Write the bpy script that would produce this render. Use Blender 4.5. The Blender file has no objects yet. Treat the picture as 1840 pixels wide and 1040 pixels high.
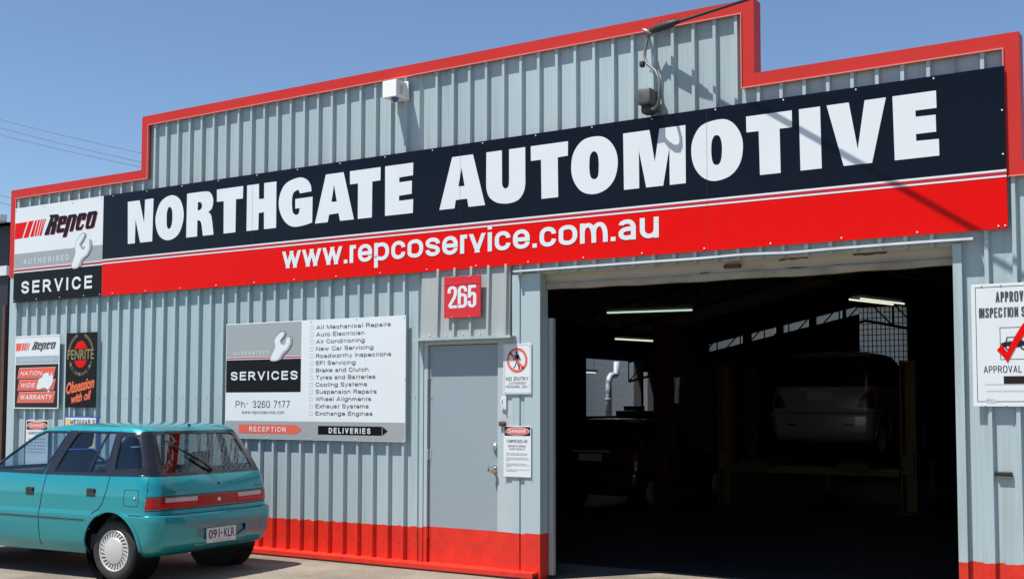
import bpy, bmesh, math, random
from mathutils import Vector, Matrix
from mathutils.geometry import tessellate_polygon
from mathutils.bvhtree import BVHTree
random.seed(7)
R = math.radians
scene = bpy.context.scene
COL = scene.collection

# ------------------------------------------------------------------ camera
cam = bpy.data.cameras.new('camera')
cam.sensor_width = 36.0
cam.lens = 41.632
cam.shift_y = 0.04348
cam.clip_start = 0.05
cam.clip_end = 2000
camo = bpy.data.objects.new('camera', cam)
COL.objects.link(camo)
camo.location = (12.9576, -9.0280, 1.5428)
camo.rotation_euler = (R(90) + 0.0600084, -0.0016162, 0.5733636)
scene.camera = camo

# ------------------------------------------------------------------ light
SUN_DIR = Vector((0.68, 1.0, -2.6)).normalized()
sun = bpy.data.lights.new('sun', 'SUN')
sun.energy = 4.8
sun.angle = R(0.5)
sun.color = (1.0, 0.95, 0.88)
suno = bpy.data.objects.new('sun', sun)
COL.objects.link(suno)
suno.rotation_euler = SUN_DIR.to_track_quat('-Z', 'Y').to_euler()
suno.location = (-20, -30, 60)
world = bpy.data.worlds.new('World')
scene.world = world
world.use_nodes = True
wn = world.node_tree
bg = wn.nodes['Background']
sky = wn.nodes.new('ShaderNodeTexSky')
sky.sky_type = 'NISHITA'
sky.sun_disc = False
sky.sun_elevation = math.asin(-SUN_DIR.z)
sky.sun_rotation = math.atan2(-SUN_DIR.x, -SUN_DIR.y)
sky.air_density = 1.0
sky.dust_density = 0.0
sky.ozone_density = 5.0
wn.links.new(sky.outputs[0], bg.inputs[0])
bg.inputs[1].default_value = 0.085
scene.view_settings.view_transform = 'Standard'
scene.view_settings.look = 'None'
scene.view_settings.exposure = 0.62
scene.view_settings.gamma = 1.0

# ------------------------------------------------------------------ materials
def mat(name, col, rough=0.5, metal=0.0, noise=0.0, scale=6.0, coat=0.0, spec=0.5,
        emit=None, estr=0.0, bump=0.0, bscale=40.0, stretch=None, aniso=None):
    m = bpy.data.materials.new(name)
    m.use_nodes = True
    nt = m.node_tree
    b = nt.nodes['Principled BSDF']
    b.inputs['Base Color'].default_value = (*col, 1)
    b.inputs['Roughness'].default_value = rough
    b.inputs['Metallic'].default_value = metal
    b.inputs['Specular IOR Level'].default_value = spec
    if coat:
        b.inputs['Coat Weight'].default_value = coat
        b.inputs['Coat Roughness'].default_value = 0.04
    if emit:
        b.inputs['Emission Color'].default_value = (*emit, 1)
        b.inputs['Emission Strength'].default_value = estr
    if noise or bump:
        tc = nt.nodes.new('ShaderNodeTexCoord')
        mp = nt.nodes.new('ShaderNodeMapping')
        nt.links.new(tc.outputs['Object'], mp.inputs[0])
        if stretch:
            mp.inputs['Scale'].default_value = stretch
    if noise:
        n = nt.nodes.new('ShaderNodeTexNoise')
        n.inputs['Scale'].default_value = scale
        n.inputs['Detail'].default_value = 6
        n.inputs['Roughness'].default_value = 0.6
        nt.links.new(mp.outputs[0], n.inputs['Vector'])
        cr = nt.nodes.new('ShaderNodeValToRGB')
        lo = tuple(max(0, c * (1 - noise)) for c in col)
        hi = tuple(min(1, c * (1 + noise)) for c in col)
        cr.color_ramp.elements[0].color = (*lo, 1)
        cr.color_ramp.elements[1].color = (*hi, 1)
        cr.color_ramp.elements[0].position = 0.3
        cr.color_ramp.elements[1].position = 0.7
        nt.links.new(n.outputs[0], cr.inputs[0])
        nt.links.new(cr.outputs[0], b.inputs['Base Color'])
    if bump:
        n2 = nt.nodes.new('ShaderNodeTexNoise')
        n2.inputs['Scale'].default_value = bscale
        n2.inputs['Detail'].default_value = 5
        nt.links.new(mp.outputs[0], n2.inputs['Vector'])
        bp = nt.nodes.new('ShaderNodeBump')
        bp.inputs['Strength'].default_value = bump
        bp.inputs['Distance'].default_value = 0.02
        nt.links.new(n2.outputs[0], bp.inputs['Height'])
        nt.links.new(bp.outputs[0], b.inputs['Normal'])
    return m

def glass(name, tint, refl=1.0, rough=0.0):
    m = bpy.data.materials.new(name)
    m.use_nodes = True
    nt = m.node_tree
    nt.nodes.remove(nt.nodes['Principled BSDF'])
    out = nt.nodes['Material Output']
    tr = nt.nodes.new('ShaderNodeBsdfTransparent')
    tr.inputs[0].default_value = (*tint, 1)
    gl = nt.nodes.new('ShaderNodeBsdfGlossy')
    gl.inputs['Roughness'].default_value = rough
    gl.inputs['Color'].default_value = (0.95, 0.97, 1, 1)
    fr = nt.nodes.new('ShaderNodeFresnel')
    ge = nt.nodes.new('ShaderNodeNewGeometry')
    mr = nt.nodes.new('ShaderNodeMapRange')      # same pane from either side
    mr.inputs[3].default_value = 1.45 * refl
    mr.inputs[4].default_value = 1 / (1.45 * refl)
    nt.links.new(ge.outputs['Backfacing'], mr.inputs[0])
    nt.links.new(mr.outputs[0], fr.inputs[0])
    mx = nt.nodes.new('ShaderNodeMixShader')
    nt.links.new(fr.outputs[0], mx.inputs[0])
    nt.links.new(tr.outputs[0], mx.inputs[1])
    nt.links.new(gl.outputs[0], mx.inputs[2])
    nt.links.new(mx.outputs[0], out.inputs[0])
    return m

M = {}
M['clad'] = mat('painted_steel_blue', (0.36, 0.445, 0.468), 0.42, noise=0.045, scale=0.9, stretch=(3, 3, 0.35), bump=0.05, bscale=4)
M['hood'] = mat('painted_steel_grey', (0.335, 0.365, 0.36), 0.5, noise=0.07, scale=2.0, stretch=(5, 5, 0.6))
M['redpaint'] = mat('red_wall_paint', (0.60, 0.022, 0.008), 0.5, noise=0.14, scale=9.0, bump=0.08, bscale=30)
M['trim'] = mat('red_flashing', (0.50, 0.022, 0.014), 0.45, spec=0.3, noise=0.06, scale=1.5)
M['signblack'] = mat('sign_navy_black', (0.003, 0.004, 0.009), 0.14, spec=0.22, bump=0.05, bscale=0.9)
M['signred'] = mat('sign_red', (0.66, 0.003, 0.001), 0.25, spec=0.12, bump=0.04, bscale=0.9)
M['signred2'] = mat('sign_crimson', (0.42, 0.012, 0.02), 0.25)
M['white'] = mat('white_vinyl', (0.64, 0.68, 0.70), 0.35, noise=0.025, scale=2.5)
M['black'] = mat('black_vinyl', (0.006, 0.006, 0.008), 0.3, spec=0.15)
M['grey'] = mat('grey_vinyl', (0.30, 0.32, 0.33), 0.4)
M['lightgrey'] = mat('light_grey_vinyl', (0.55, 0.57, 0.57), 0.4)
M['pink'] = mat('faded_pink_vinyl', (0.66, 0.50, 0.48), 0.5)
M['faint'] = mat('faint_pink_print', (0.60, 0.54, 0.53), 0.5)
M['darkgrey'] = mat('dark_grey_vinyl', (0.05, 0.05, 0.055), 0.4)
M['fadedred'] = mat('faded_red_vinyl', (0.70, 0.10, 0.06), 0.5)
M['plum'] = mat('dark_plum_vinyl', (0.020, 0.013, 0.016), 0.35, spec=0.2)
M['bluegrey'] = mat('blue_grey_vinyl', (0.32, 0.38, 0.44), 0.4)
M['gold'] = mat('gold_print', (0.24, 0.19, 0.08), 0.5)
M['orange'] = mat('orange_script', (0.72, 0.13, 0.05), 0.5)
M['yellowv'] = mat('yellow_vinyl', (0.75, 0.50, 0.05), 0.5)
M['bluev'] = mat('blue_vinyl', (0.06, 0.10, 0.42), 0.5)
M['steel'] = mat('galvanised_steel', (0.55, 0.57, 0.58), 0.35, 0.6, noise=0.12, scale=30)
M['drip'] = mat('dull_zinc_strip', (0.50, 0.52, 0.53), 0.4, 0.3, noise=0.15, scale=5)
M['trimedge'] = mat('light_catching_edge', (0.62, 0.20, 0.17), 0.4)  # paler red paints in the light caught along the drip edge
M['numred'] = mat('number_plate_red', (0.58, 0.014, 0.022), 0.25)
M['roofin'] = mat('brown_roof_lining', (0.30, 0.22, 0.16), 0.8, noise=0.5, scale=0.8)
M['alum'] = mat('pale_aluminium', (0.70, 0.72, 0.73), 0.35, 0.3)
M['door'] = mat('blue_grey_door_paint', (0.255, 0.31, 0.34), 0.5, noise=0.06, scale=70, bump=0.02, bscale=50)
M['frame'] = mat('door_frame_paint', (0.40, 0.46, 0.48), 0.45, noise=0.05)
M['brass'] = mat('nickel_knob', (0.62, 0.58, 0.50), 0.25, 1.0)
M['rust'] = mat('rusty_steel', (0.10, 0.055, 0.035), 0.7, 0.3, noise=0.4, scale=40)
M['beige'] = mat('beige_roller_steel', (0.42, 0.38, 0.30), 0.5, noise=0.12, scale=2.5, bump=0.35, bscale=1.6)
M['beigedirt'] = mat('soiled_beige_steel', (0.30, 0.26, 0.20), 0.6, noise=0.3, scale=3.5)
M['guide'] = mat('roller_guide_steel', (0.45, 0.46, 0.48), 0.4, 0.3)
M['plasticw'] = mat('white_plastic', (0.80, 0.80, 0.77), 0.4)
M['bluelens'] = mat('blue_strobe_lens', (0.02, 0.09, 0.35), 0.1, coat=0.6)
M['rubber'] = mat('weathered_black_rubber', (0.018, 0.018, 0.020), 0.6)
M['jbox'] = mat('weathered_grey_plastic', (0.09, 0.088, 0.085), 0.55, noise=0.35, scale=14)
M['slot'] = mat('dark_slot_steel', (0.012, 0.010, 0.010), 0.5)
M['conduit'] = mat('grey_conduit', (0.12, 0.12, 0.125), 0.45, noise=0.3, scale=20)
M['ceramic'] = mat('white_ceramic', (0.72, 0.70, 0.66), 0.2)
M['inner'] = mat('shade_dark_inner_steel', (0.020, 0.020, 0.022), 0.8, noise=0.3, scale=2)  # the bay's shade is put into this wall colour
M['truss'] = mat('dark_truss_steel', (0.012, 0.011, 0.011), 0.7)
M['floor'] = mat('shade_dark_concrete', (0.030, 0.031, 0.034), 0.5, noise=0.35, scale=1.2)  # concrete coloured dark to stand for the shade inside the bay
M['block'] = mat('painted_block', (0.50, 0.50, 0.46), 0.7)
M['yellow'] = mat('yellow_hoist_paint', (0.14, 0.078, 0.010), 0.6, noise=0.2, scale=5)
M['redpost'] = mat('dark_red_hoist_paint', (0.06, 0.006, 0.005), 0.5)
M['navy'] = mat('dark_navy_wall', (0.012, 0.014, 0.028), 0.5)
M['tube'] = mat('lit_fluorescent_tube', (0.8, 0.9, 0.8), 0.5, emit=(0.72, 1.0, 0.80), estr=0.42)
M['tubew'] = mat('lit_warm_tube', (0.9, 0.9, 0.8), 0.5, emit=(1.0, 0.97, 0.80), estr=0.55)
M['asph'] = mat('asphalt', (0.06, 0.06, 0.06), 0.85, noise=0.2, scale=3)
M['wire'] = mat('wire', (0.10, 0.13, 0.19), 0.6)
M['fitting'] = mat('lamp_fitting', (0.10, 0.10, 0.10), 0.5)
M['duct'] = mat('white_duct', (0.34, 0.39, 0.48), 0.4)
M['cabinet'] = mat('dark_cabinet', (0.015, 0.014, 0.016), 0.5)

def sheet_tones(m, width):
    """each roll-formed sheet has weathered a little differently"""
    nt = m.node_tree
    b = nt.nodes['Principled BSDF']
    src = b.inputs['Base Color'].links[0].from_socket
    tc = nt.nodes.new('ShaderNodeTexCoord')
    sx = nt.nodes.new('ShaderNodeSeparateXYZ')
    dv = nt.nodes.new('ShaderNodeMath'); dv.operation = 'DIVIDE'; dv.inputs[1].default_value = width
    fl = nt.nodes.new('ShaderNodeMath'); fl.operation = 'FLOOR'
    wn_ = nt.nodes.new('ShaderNodeTexWhiteNoise'); wn_.noise_dimensions = '1D'
    mr = nt.nodes.new('ShaderNodeMapRange'); mr.inputs[3].default_value = .93; mr.inputs[4].default_value = 1.05
    mx = nt.nodes.new('ShaderNodeMix'); mx.data_type = 'RGBA'; mx.blend_type = 'MULTIPLY'; mx.inputs[0].default_value = 1
    # scattered dirt runs with their own shape
    mp = nt.nodes.new('ShaderNodeMapping'); mp.inputs['Scale'].default_value = (9, 9, .55)
    ns = nt.nodes.new('ShaderNodeTexNoise'); ns.inputs['Scale'].default_value = 1.3; ns.inputs['Detail'].default_value = 7
    cr = nt.nodes.new('ShaderNodeValToRGB')
    cr.color_ramp.elements[0].position = .30; cr.color_ramp.elements[0].color = (.86, .85, .82, 1)
    cr.color_ramp.elements[1].position = .46; cr.color_ramp.elements[1].color = (1, 1, 1, 1)
    m2 = nt.nodes.new('ShaderNodeMix'); m2.data_type = 'RGBA'; m2.blend_type = 'MULTIPLY'; m2.inputs[0].default_value = 1
    L = nt.links.new
    L(tc.outputs['Object'], sx.inputs[0]); L(sx.outputs[0], dv.inputs[0]); L(dv.outputs[0], fl.inputs[0])
    L(fl.outputs[0], wn_.inputs['W']); L(wn_.outputs[0], mr.inputs[0])
    L(src, mx.inputs[6]); L(mr.outputs[0], mx.inputs[7])
    L(tc.outputs['Object'], mp.inputs[0]); L(mp.outputs[0], ns.inputs['Vector']); L(ns.outputs[0], cr.inputs[0])
    L(mx.outputs[2], m2.inputs[6]); L(cr.outputs[0], m2.inputs[7]); L(m2.outputs[2], b.inputs['Base Color'])
sheet_tones(M['clad'], .762)

def translucent(name, col):
    m = bpy.data.materials.new(name)
    m.use_nodes = True
    nt = m.node_tree
    nt.nodes.remove(nt.nodes['Principled BSDF'])
    t = nt.nodes.new('ShaderNodeBsdfTranslucent')
    t.inputs[0].default_value = (*col, 1)
    nt.links.new(t.outputs[0], nt.nodes['Material Output'].inputs[0])
    return m
M['skylight'] = translucent('translucent_sheet', (0.30, 0.31, 0.29))

def ground_mat():
    m = bpy.data.materials.new('worn_driveway')
    m.use_nodes = True
    nt = m.node_tree
    b = nt.nodes['Principled BSDF']
    b.inputs['Roughness'].default_value = 0.9
    tc = nt.nodes.new('ShaderNodeTexCoord')
    def noise(scale, det=8, rough=0.65):
        n = nt.nodes.new('ShaderNodeTexNoise')
        n.inputs['Scale'].default_value = scale
        n.inputs['Detail'].default_value = det
        n.inputs['Roughness'].default_value = rough
        nt.links.new(tc.outputs['Object'], n.inputs['Vector'])
        return n
    def ramp(src, a, bcol, p0, p1):
        c = nt.nodes.new('ShaderNodeValToRGB')
        c.color_ramp.elements[0].color = (*a, 1)
        c.color_ramp.elements[1].color = (*bcol, 1)
        c.color_ramp.elements[0].position = p0
        c.color_ramp.elements[1].position = p1
        nt.links.new(src.outputs[0], c.inputs[0])
        return c
    base = ramp(noise(1.3), (0.165, 0.142, 0.11), (0.275, 0.24, 0.192), 0.35, 0.65)
    grit = ramp(noise(55, 4), (0.62, 0.62, 0.62), (1.25, 1.25, 1.25), 0.3, 0.7)
    stain = ramp(noise(0.55, 5), (0.55, 0.53, 0.5), (1, 1, 1), 0.36, 0.5)
    def mul(a, bb):
        x = nt.nodes.new('ShaderNodeMix')
        x.data_type = 'RGBA'
        x.blend_type = 'MULTIPLY'
        x.inputs[0].default_value = 1
        nt.links.new(a, x.inputs[6])
        nt.links.new(bb, x.inputs[7])
        return x.outputs[2]
    nt.links.new(mul(mul(base.outputs[0], grit.outputs[0]), stain.outputs[0]), b.inputs['Base Color'])
    bp = nt.nodes.new('ShaderNodeBump')
    bp.inputs['Strength'].default_value = 0.5
    bp.inputs['Distance'].default_value = 0.01
    nt.links.new(noise(70, 4).outputs[0], bp.inputs['Height'])
    nt.links.new(bp.outputs[0], b.inputs['Normal'])
    return m
M['ground'] = ground_mat()

# ------------------------------------------------------------------ helpers
def empty(name, loc=(0, 0, 0), label=None, cat=None, group=None, rz=0.0):
    o = bpy.data.objects.new(name, None)
    o.location = loc
    o.rotation_euler = (0, 0, rz)
    o.empty_display_size = 0.1
    COL.objects.link(o)
    tag(o, label, cat, group)
    return o

def tag(o, label=None, cat=None, group=None, kind=None):
    if label: o['label'] = label
    if cat: o['category'] = cat
    if group: o['group'] = group
    if kind: o['kind'] = kind
    return o

class MB:
    """collects faces, built as one mesh object"""
    def __init__(s):
        s.v = []; s.f = []
    def add(s, vs, fs):
        n = len(s.v)
        s.v += [tuple(v) for v in vs]
        s.f += [tuple(i + n for i in f) for f in fs]
        return s
    def box(s, a, b):
        x0, y0, z0 = (min(a[i], b[i]) for i in range(3))
        x1, y1, z1 = (max(a[i], b[i]) for i in range(3))
        vs = [(x0, y0, z0), (x1, y0, z0), (x1, y1, z0), (x0, y1, z0), (x0, y0, z1), (x1, y0, z1), (x1, y1, z1), (x0, y1, z1)]
        return s.add(vs, [(0, 3, 2, 1), (4, 5, 6, 7), (0, 1, 5, 4), (1, 2, 6, 5), (2, 3, 7, 6), (3, 0, 4, 7)])
    def bbox(s, a, b, c=0.004):
        """box with chamfered edges"""
        lo = [min(a[i], b[i]) for i in range(3)]; hi = [max(a[i], b[i]) for i in range(3)]
        c = min(c, 0.45 * min(hi[i] - lo[i] for i in range(3)))
        bm = bmesh.new()
        r = bmesh.ops.create_cube(bm, size=1.0)
        for v in bm.verts:
            v.co = Vector((lo[i] + (v.co[i] + .5) * (hi[i] - lo[i]) for i in range(3)))
        bmesh.ops.bevel(bm, geom=bm.edges[:], offset=c, segments=2, affect='EDGES', profile=0.5)
        return s.bm(bm)
    def bm(s, bm):
        bm.verts.index_update()
        s.add([v.co[:] for v in bm.verts], [[v.index for v in f.verts] for f in bm.faces])
        bm.free()
        return s
    def tube(s, pts, r, n=10, cap=True):
        pts = [Vector(p) for p in pts]
        rs = r if isinstance(r, (list, tuple)) else [r] * len(pts)
        rings = []
        t0 = (pts[1] - pts[0]).normalized()
        up = Vector((0, 0, 1)) if abs(t0.z) < 0.9 else Vector((1, 0, 0))
        nrm = t0.cross(up).normalized()
        vs = []; fs = []
        for i, p in enumerate(pts):
            if i == 0: t = pts[1] - pts[0]
            elif i == len(pts) - 1: t = pts[-1] - pts[-2]
            else: t = (pts[i + 1] - pts[i]).normalized() + (pts[i] - pts[i - 1]).normalized()
            t.normalize()
            nrm = (nrm - t * nrm.dot(t)).normalized()
            bn = t.cross(nrm)
            for k in range(n):
                a = 2 * math.pi * k / n
                vs.append(p + (nrm * math.cos(a) + bn * math.sin(a)) * rs[i])
        for i in range(len(pts) - 1):
            for k in range(n):
                k2 = (k + 1) % n
                fs.append((i * n + k, i * n + k2, (i + 1) * n + k2, (i + 1) * n + k))
        if cap:
            fs.append(tuple(range(n))[::-1])
            fs.append(tuple((len(pts) - 1) * n + k for k in range(n)))
        return s.add(vs, fs)
    def lathe(s, prof, c, axis='y', n=40, close=False):
        """prof: list of (r, h) along axis from centre c"""
        vs = []; fs = []
        for r, h in prof:
            for k in range(n):
                a = 2 * math.pi * k / n
                u, v = r * math.cos(a), r * math.sin(a)
                if axis == 'y': vs.append((c[0] + u, c[1] + h, c[2] + v))
                elif axis == 'z': vs.append((c[0] + u, c[1] + v, c[2] + h))
                else: vs.append((c[0] + h, c[1] + u, c[2] + v))
        m = len(prof)
        for i in range(m if close else m - 1):
            j = (i + 1) % m
            for k in range(n):
                k2 = (k + 1) % n
                fs.append((i * n + k, i * n + k2, j * n + k2, j * n + k))
        return s.add(vs, fs)
    def build(s, name, m, parent=None, smooth=False, angle=None):
        me = bpy.data.meshes.new(name)
        me.from_pydata(s.v, [], s.f)
        me.update()
        bm = bmesh.new(); bm.from_mesh(me)
        bmesh.ops.recalc_face_normals(bm, faces=bm.faces)
        bm.to_mesh(me); bm.free()
        return link(name, me, m, parent, smooth, angle)

def link(name, me, m, parent=None, smooth=False, angle=None):
    me.materials.clear()
    me.materials.append(m)
    if smooth or angle:
        me.shade_smooth()
        if angle: me.set_sharp_from_angle(angle=R(angle))
    o = bpy.data.objects.new(name, me)
    COL.objects.link(o)
    if parent: o.parent = parent
    return o

def smooth_poly(pts, k=5):
    """points with a third value are smoothed by Catmull-Rom, others stay corners"""
    n = len(pts); out = []
    for i in range(n):
        a, b = pts[i], pts[(i + 1) % n]
        out.append(a[:2])
        if len(a) > 2 or len(b) > 2:
            p0 = pts[i - 1] if len(a) > 2 else a
            p3 = pts[(i + 2) % n] if len(b) > 2 else b
            for j in range(1, k):
                t = j / k
                q = []
                for d in (0, 1):
                    A, B, C_, D = p0[d], a[d], b[d], p3[d]
                    q.append(0.5 * (2 * B + (C_ - A) * t + (2 * A - 5 * B + 4 * C_ - D) * t * t + (3 * B - A - 3 * C_ + D) * t ** 3))
                out.append(tuple(q))
    return out

def fill2d(contours):
    """outer contour + holes (2d) -> verts, triangles"""
    ps = [[Vector((x, z, 0)) for x, z in c] for c in contours]
    tris = tessellate_polygon(ps)
    flat_ = [v for c in contours for v in c]
    res = []
    for t in tris:
        (x0, y0), (x1, y1), (x2, y2) = (flat_[i][:2] for i in t)
        ar = (x1 - x0) * (y2 - y0) - (x2 - x0) * (y1 - y0)
        if abs(ar) < 1e-10: continue
        res.append(tuple(t) if ar > 0 else tuple(t[::-1]))
    return flat_, res

def flat(name, shapes, y, m, parent, off=(0, 0)):
    """flat print on the sign face at depth y; each shape = [outer, hole, ...]"""
    if isinstance(shapes[0][0][0], (int, float)): shapes = [shapes]
    vs = []; fs = []
    for sh in shapes:
        v, t = fill2d(sh)
        n = len(vs)
        vs += [(a + off[0], y, b + off[1]) for a, b in v]
        fs += [tuple(i + n for i in q) for q in t]      # counter-clockwise in (x, z) faces -y
    me = bpy.data.meshes.new(name)
    me.from_pydata(vs, [], fs)
    me.update()
    return link(name, me, m, parent)

def rect(x0, z0, x1, z1):
    return [[(x0, z0), (x1, z0), (x1, z1), (x0, z1)]]

def ell(cx, cz, rx, rz, n=48, a0=0.0, a1=2 * math.pi):
    full = abs(a1 - a0 - 2 * math.pi) < 1e-6
    m = n if full else n + 1
    return [(cx + rx * math.cos(a0 + (a1 - a0) * i / n), cz + rz * math.sin(a0 + (a1 - a0) * i / n)) for i in range(m)]

def text_geo(s, bold=0.0, shear=0.0, space=1.0):
    cu = bpy.data.curves.new('lettering', 'FONT')
    cu.body = s
    cu.size = 1.0
    cu.offset = bold
    cu.shear = shear
    cu.space_character = space
    cu.resolution_u = 4
    o = bpy.data.objects.new('lettering', cu)
    COL.objects.link(o)
    dg = bpy.context.evaluated_depsgraph_get()
    dg.update()
    me = o.evaluated_get(dg).to_mesh()
    v = [tuple(q.co[:2]) for q in me.vertices]
    f = [tuple(p.vertices) for p in me.polygons]
    o.evaluated_get(dg).to_mesh_clear()
    bpy.data.objects.remove(o)
    bpy.data.curves.remove(cu)
    return v, f

def text(s, x0, z0, x1, z1, y, m, parent, bold=0.0, shear=0.0, space=1.0, rot=0.0, name='lettering', arc=None):
    """lettering whose box runs from the baseline corner (x0, z0) to (x1, z1)"""
    v, f = text_geo(s, bold, shear, space)
    xs = [a for a, b in v]; zs = [b for a, b in v]
    a0, a1, b1 = min(xs), max(xs), max(zs)
    b0 = 0.0
    sx = (x1 - x0) / (a1 - a0); sz = (z1 - z0) / (b1 - b0)
    c, sn = math.cos(rot), math.sin(rot)
    vs = []
    for a, b in v:
        u, w = (a - a0) * sx, (b - b0) * sz
        vs.append((x0 + u * c - w * sn, y, z0 + u * sn + w * c))
    me = bpy.data.meshes.new(name)
    fs = []
    for q in f:
        (p0, p1, p2) = (vs[q[0]], vs[q[1]], vs[q[2]])
        ar = (p1[0] - p0[0]) * (p2[2] - p0[2]) - (p2[0] - p0[0]) * (p1[2] - p0[2])
        fs.append(q if ar > 0 else q[::-1])
    me.from_pydata(vs, [], fs)
    me.update()
    return link(name, me, m, parent)

def screws(parent, pts, y, r=0.008):
    for x, z in pts:
        b = MB()
        b.lathe([(r, 0.0), (r, -0.004), (r * .6, -0.007), (0.0005, -0.007)], (x, y, z), 'y', 8)
        b.build('screw', M['alum'], parent, smooth=True)

# ------------------------------------------------------------------ ground, floor
def ground():
    bm = bmesh.new()
    bmesh.ops.create_grid(bm, x_segments=40, y_segments=40, size=300)
    MBx = MB().bm(bm)
    g = MBx.build('ground', M['ground'])
    tag(g, kind='structure')
    r = MB().add([(-300, -17, .004), (300, -17, .004), (300, -27, .004), (-300, -27, .004)], [(0, 1, 2, 3)]).build('road', M['asph'])
    tag(r, kind='structure')
    f = MB().add([(-.2, 1.10, .004), (11.3, 1.10, .004), (11.3, 19, .004), (-.2, 19, .004)], [(0, 1, 2, 3)]).build('floor', M['floor'])  # dark floor begins where the lintel's shadow falls; pale ground runs up to it
    tag(f, kind='structure')
ground()

# ------------------------------------------------------------------ workshop building
bld = empty('workshop_building', (5.5, 0.1, 0), 'blue-grey corrugated steel workshop with a stepped red-trimmed parapet and open garage bay', 'building')
BO = Vector((5.5, 0.1, 0))
def bpart(mb, name, m, parent=None, smooth=False, angle=None):
    mb.v = [tuple(Vector(v) - BO) for v in mb.v]
    return mb.build(name, m, parent or bld, smooth, angle)

def sub(mb, name, m, parent, smooth=False, angle=None):
    mb.v = [tuple(Vector(v) - BO) for v in mb.v]
    return mb.build(name, m, parent, smooth, angle)

ZL, ZH, ZR = 4.235, 4.855, 3.30
XL, XS1, XS2, XE, XFAR = -0.397, 2.048, 9.470, 11.472, 15.5
def top(x):
    if x < XS1: return ZL - .03
    if x < XS2: return ZH - .03
    if x < XE: return ZL - .03
    return ZR - .03
def paintline(x):
    return 0.350 + 0.0065 * x + 0.004 * math.sin(x * 37.0) + .003 * math.sin(x * 91)
PITCH, RX0, DEPTH = 0.1905, -0.025, 0.036
def profile(x0, x1):
    """corrugated profile of the cladding: (x, y) with narrow raised ribs and broad pans"""
    pts = [(x0, DEPTH)]
    i0 = math.ceil((x0 - RX0) / PITCH) - 1
    i1 = math.floor((x1 - RX0) / PITCH) + 1
    for i in range(i0, i1 + 1):
        c = RX0 + i * PITCH + 0.0025 * math.sin(i * 12.9)
        for dx, y in ((-.024, DEPTH), (-.0135, 0.0), (.0135, 0.0), (.026, DEPTH),
                      (.072, DEPTH), (.0735, DEPTH - .0010), (.0765, DEPTH - .0010), (.078, DEPTH),
                      (.1125, DEPTH), (.114, DEPTH - .0010), (.117, DEPTH - .0010), (.1185, DEPTH)):
            if x0 + .004 < c + dx < x1 - .004: pts.append((c + dx, y))
    pts.append((x1, DEPTH))
    return sorted(pts)
blue = MB()
def strip(xa, ya, xb, yb, z0, z1, mb):
    if z1 - z0 < 1e-4: return
    mb.add([(xa, ya, z0), (xb, yb, z0), (xb, yb, z1), (xa, ya, z1)], [(0, 1, 2, 3)])
def clad(x0, x1, z0f, breaks=()):
    red = MB()
    cuts = [x0] + [b for b in breaks if x0 < b < x1] + [x1]
    for a, b in zip(cuts, cuts[1:]):
        pr = profile(a, b)
        for (xa, ya), (xb, yb) in zip(pr, pr[1:]):
            xm = (xa + xb) / 2
            z0, z1 = z0f, top(xm)
            p = paintline(xm)
            if z0 < p:
                strip(xa, ya, xb, yb, z0, p, red)
                strip(xa, ya, xb, yb, p, z1, blue)
            else:
                strip(xa, ya, xb, yb, z0, z1, blue)
    if red.v: bpart(red, 'painted_base', M['redpaint'])
clad(-.23, 6.085, 0.0, (XS1,))
clad(6.085, 7.12, 2.17)
clad(7.12, 11.035, 2.72, (XS2,))
clad(11.035, XFAR, 0.0, (XE,))
bpart(blue, 'wall', M['clad'])
# flat corner flashings and pilasters of the same paint, folded sheet 0.06 deep
def flashing(x0, x1, y0, y1, z0, z1):
    p = paintline((x0 + x1) / 2)
    cf, cr = MB(), MB()
    if z0 < p:
        cr.box((x0, y0, z0), (x1, y1, p)); cf.box((x0, y0, p), (x1, y1, z1))
    else:
        cf.box((x0, y0, z0), (x1, y1, z1))
    o = bpart(cf, 'corner_flashing', M['clad'])
    if cr.v: sub(cr, 'painted_base', M['redpaint'], o)
flashing(XL + .02, -.23, -.004, .10, 0, 4.15)
flashing(7.125, 7.205, .004, .135, 0, 2.73)      # beside the entry door
flashing(7.205, 7.262, .016, .135, 0, 2.73)
flashing(7.262, 7.425, .002, .135, 0, 2.73)
flashing(10.982, 11.045, -.004, .12, 0, 2.73)    # right side of the bay
flashing(6.075, 6.118, .004, .06, 0, 2.16)

# stepped parapet flashing: mitred cap following the outline
def parapet(path, w, y0, y1):
    mb = MB()
    n = len(path)
    P = [Vector(p) for p in path]
    inner = []
    for i in range(n):
        ds = []
        if i > 0: ds.append((P[i] - P[i - 1]).normalized())
        if i < n - 1: ds.append((P[i + 1] - P[i]).normalized())
        ns = [Vector((d.y, -d.x)) for d in ds]
        if len(ns) == 1: off = ns[0] * w
        else:
            b = (ns[0] + ns[1]); off = b * (w / max(.2, (1 + ns[0].dot(ns[1]))))
        inner.append(P[i] + off)
    vs = []
    for o_, i_ in zip(P, inner):
        vs += [(o_.x, y0, o_.y), (i_.x, y0, i_.y), (i_.x, y1, i_.y), (o_.x, y1, o_.y), (i_.x, y0 + .012, i_.y), (o_.x, y0 - .004, o_.y)]
    lip = []
    for i in range(n - 1):
        a, b = i * 6, (i + 1) * 6
        mb_f = [(a, b, b + 1, a + 1), (a + 1, b + 1, b + 2, a + 2), (a + 2, b + 2, b + 3, a + 3), (a + 3, b + 3, b, a)]
        lip += mb_f
    lip += [(0, 1, 2, 3), ((n - 1) * 6 + 3, (n - 1) * 6 + 2, (n - 1) * 6 + 1, (n - 1) * 6)]
    mb.add(vs, lip)
    return mb, inner
path = [(XL, 3.13), (XL, ZL), (XS1, ZL), (XS1, ZH), (XS2, ZH), (XS2, ZL), (XE, ZL), (XE, ZR), (XFAR, ZR)]
pm, inn = parapet(path, .105, -.010, .14)
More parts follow.
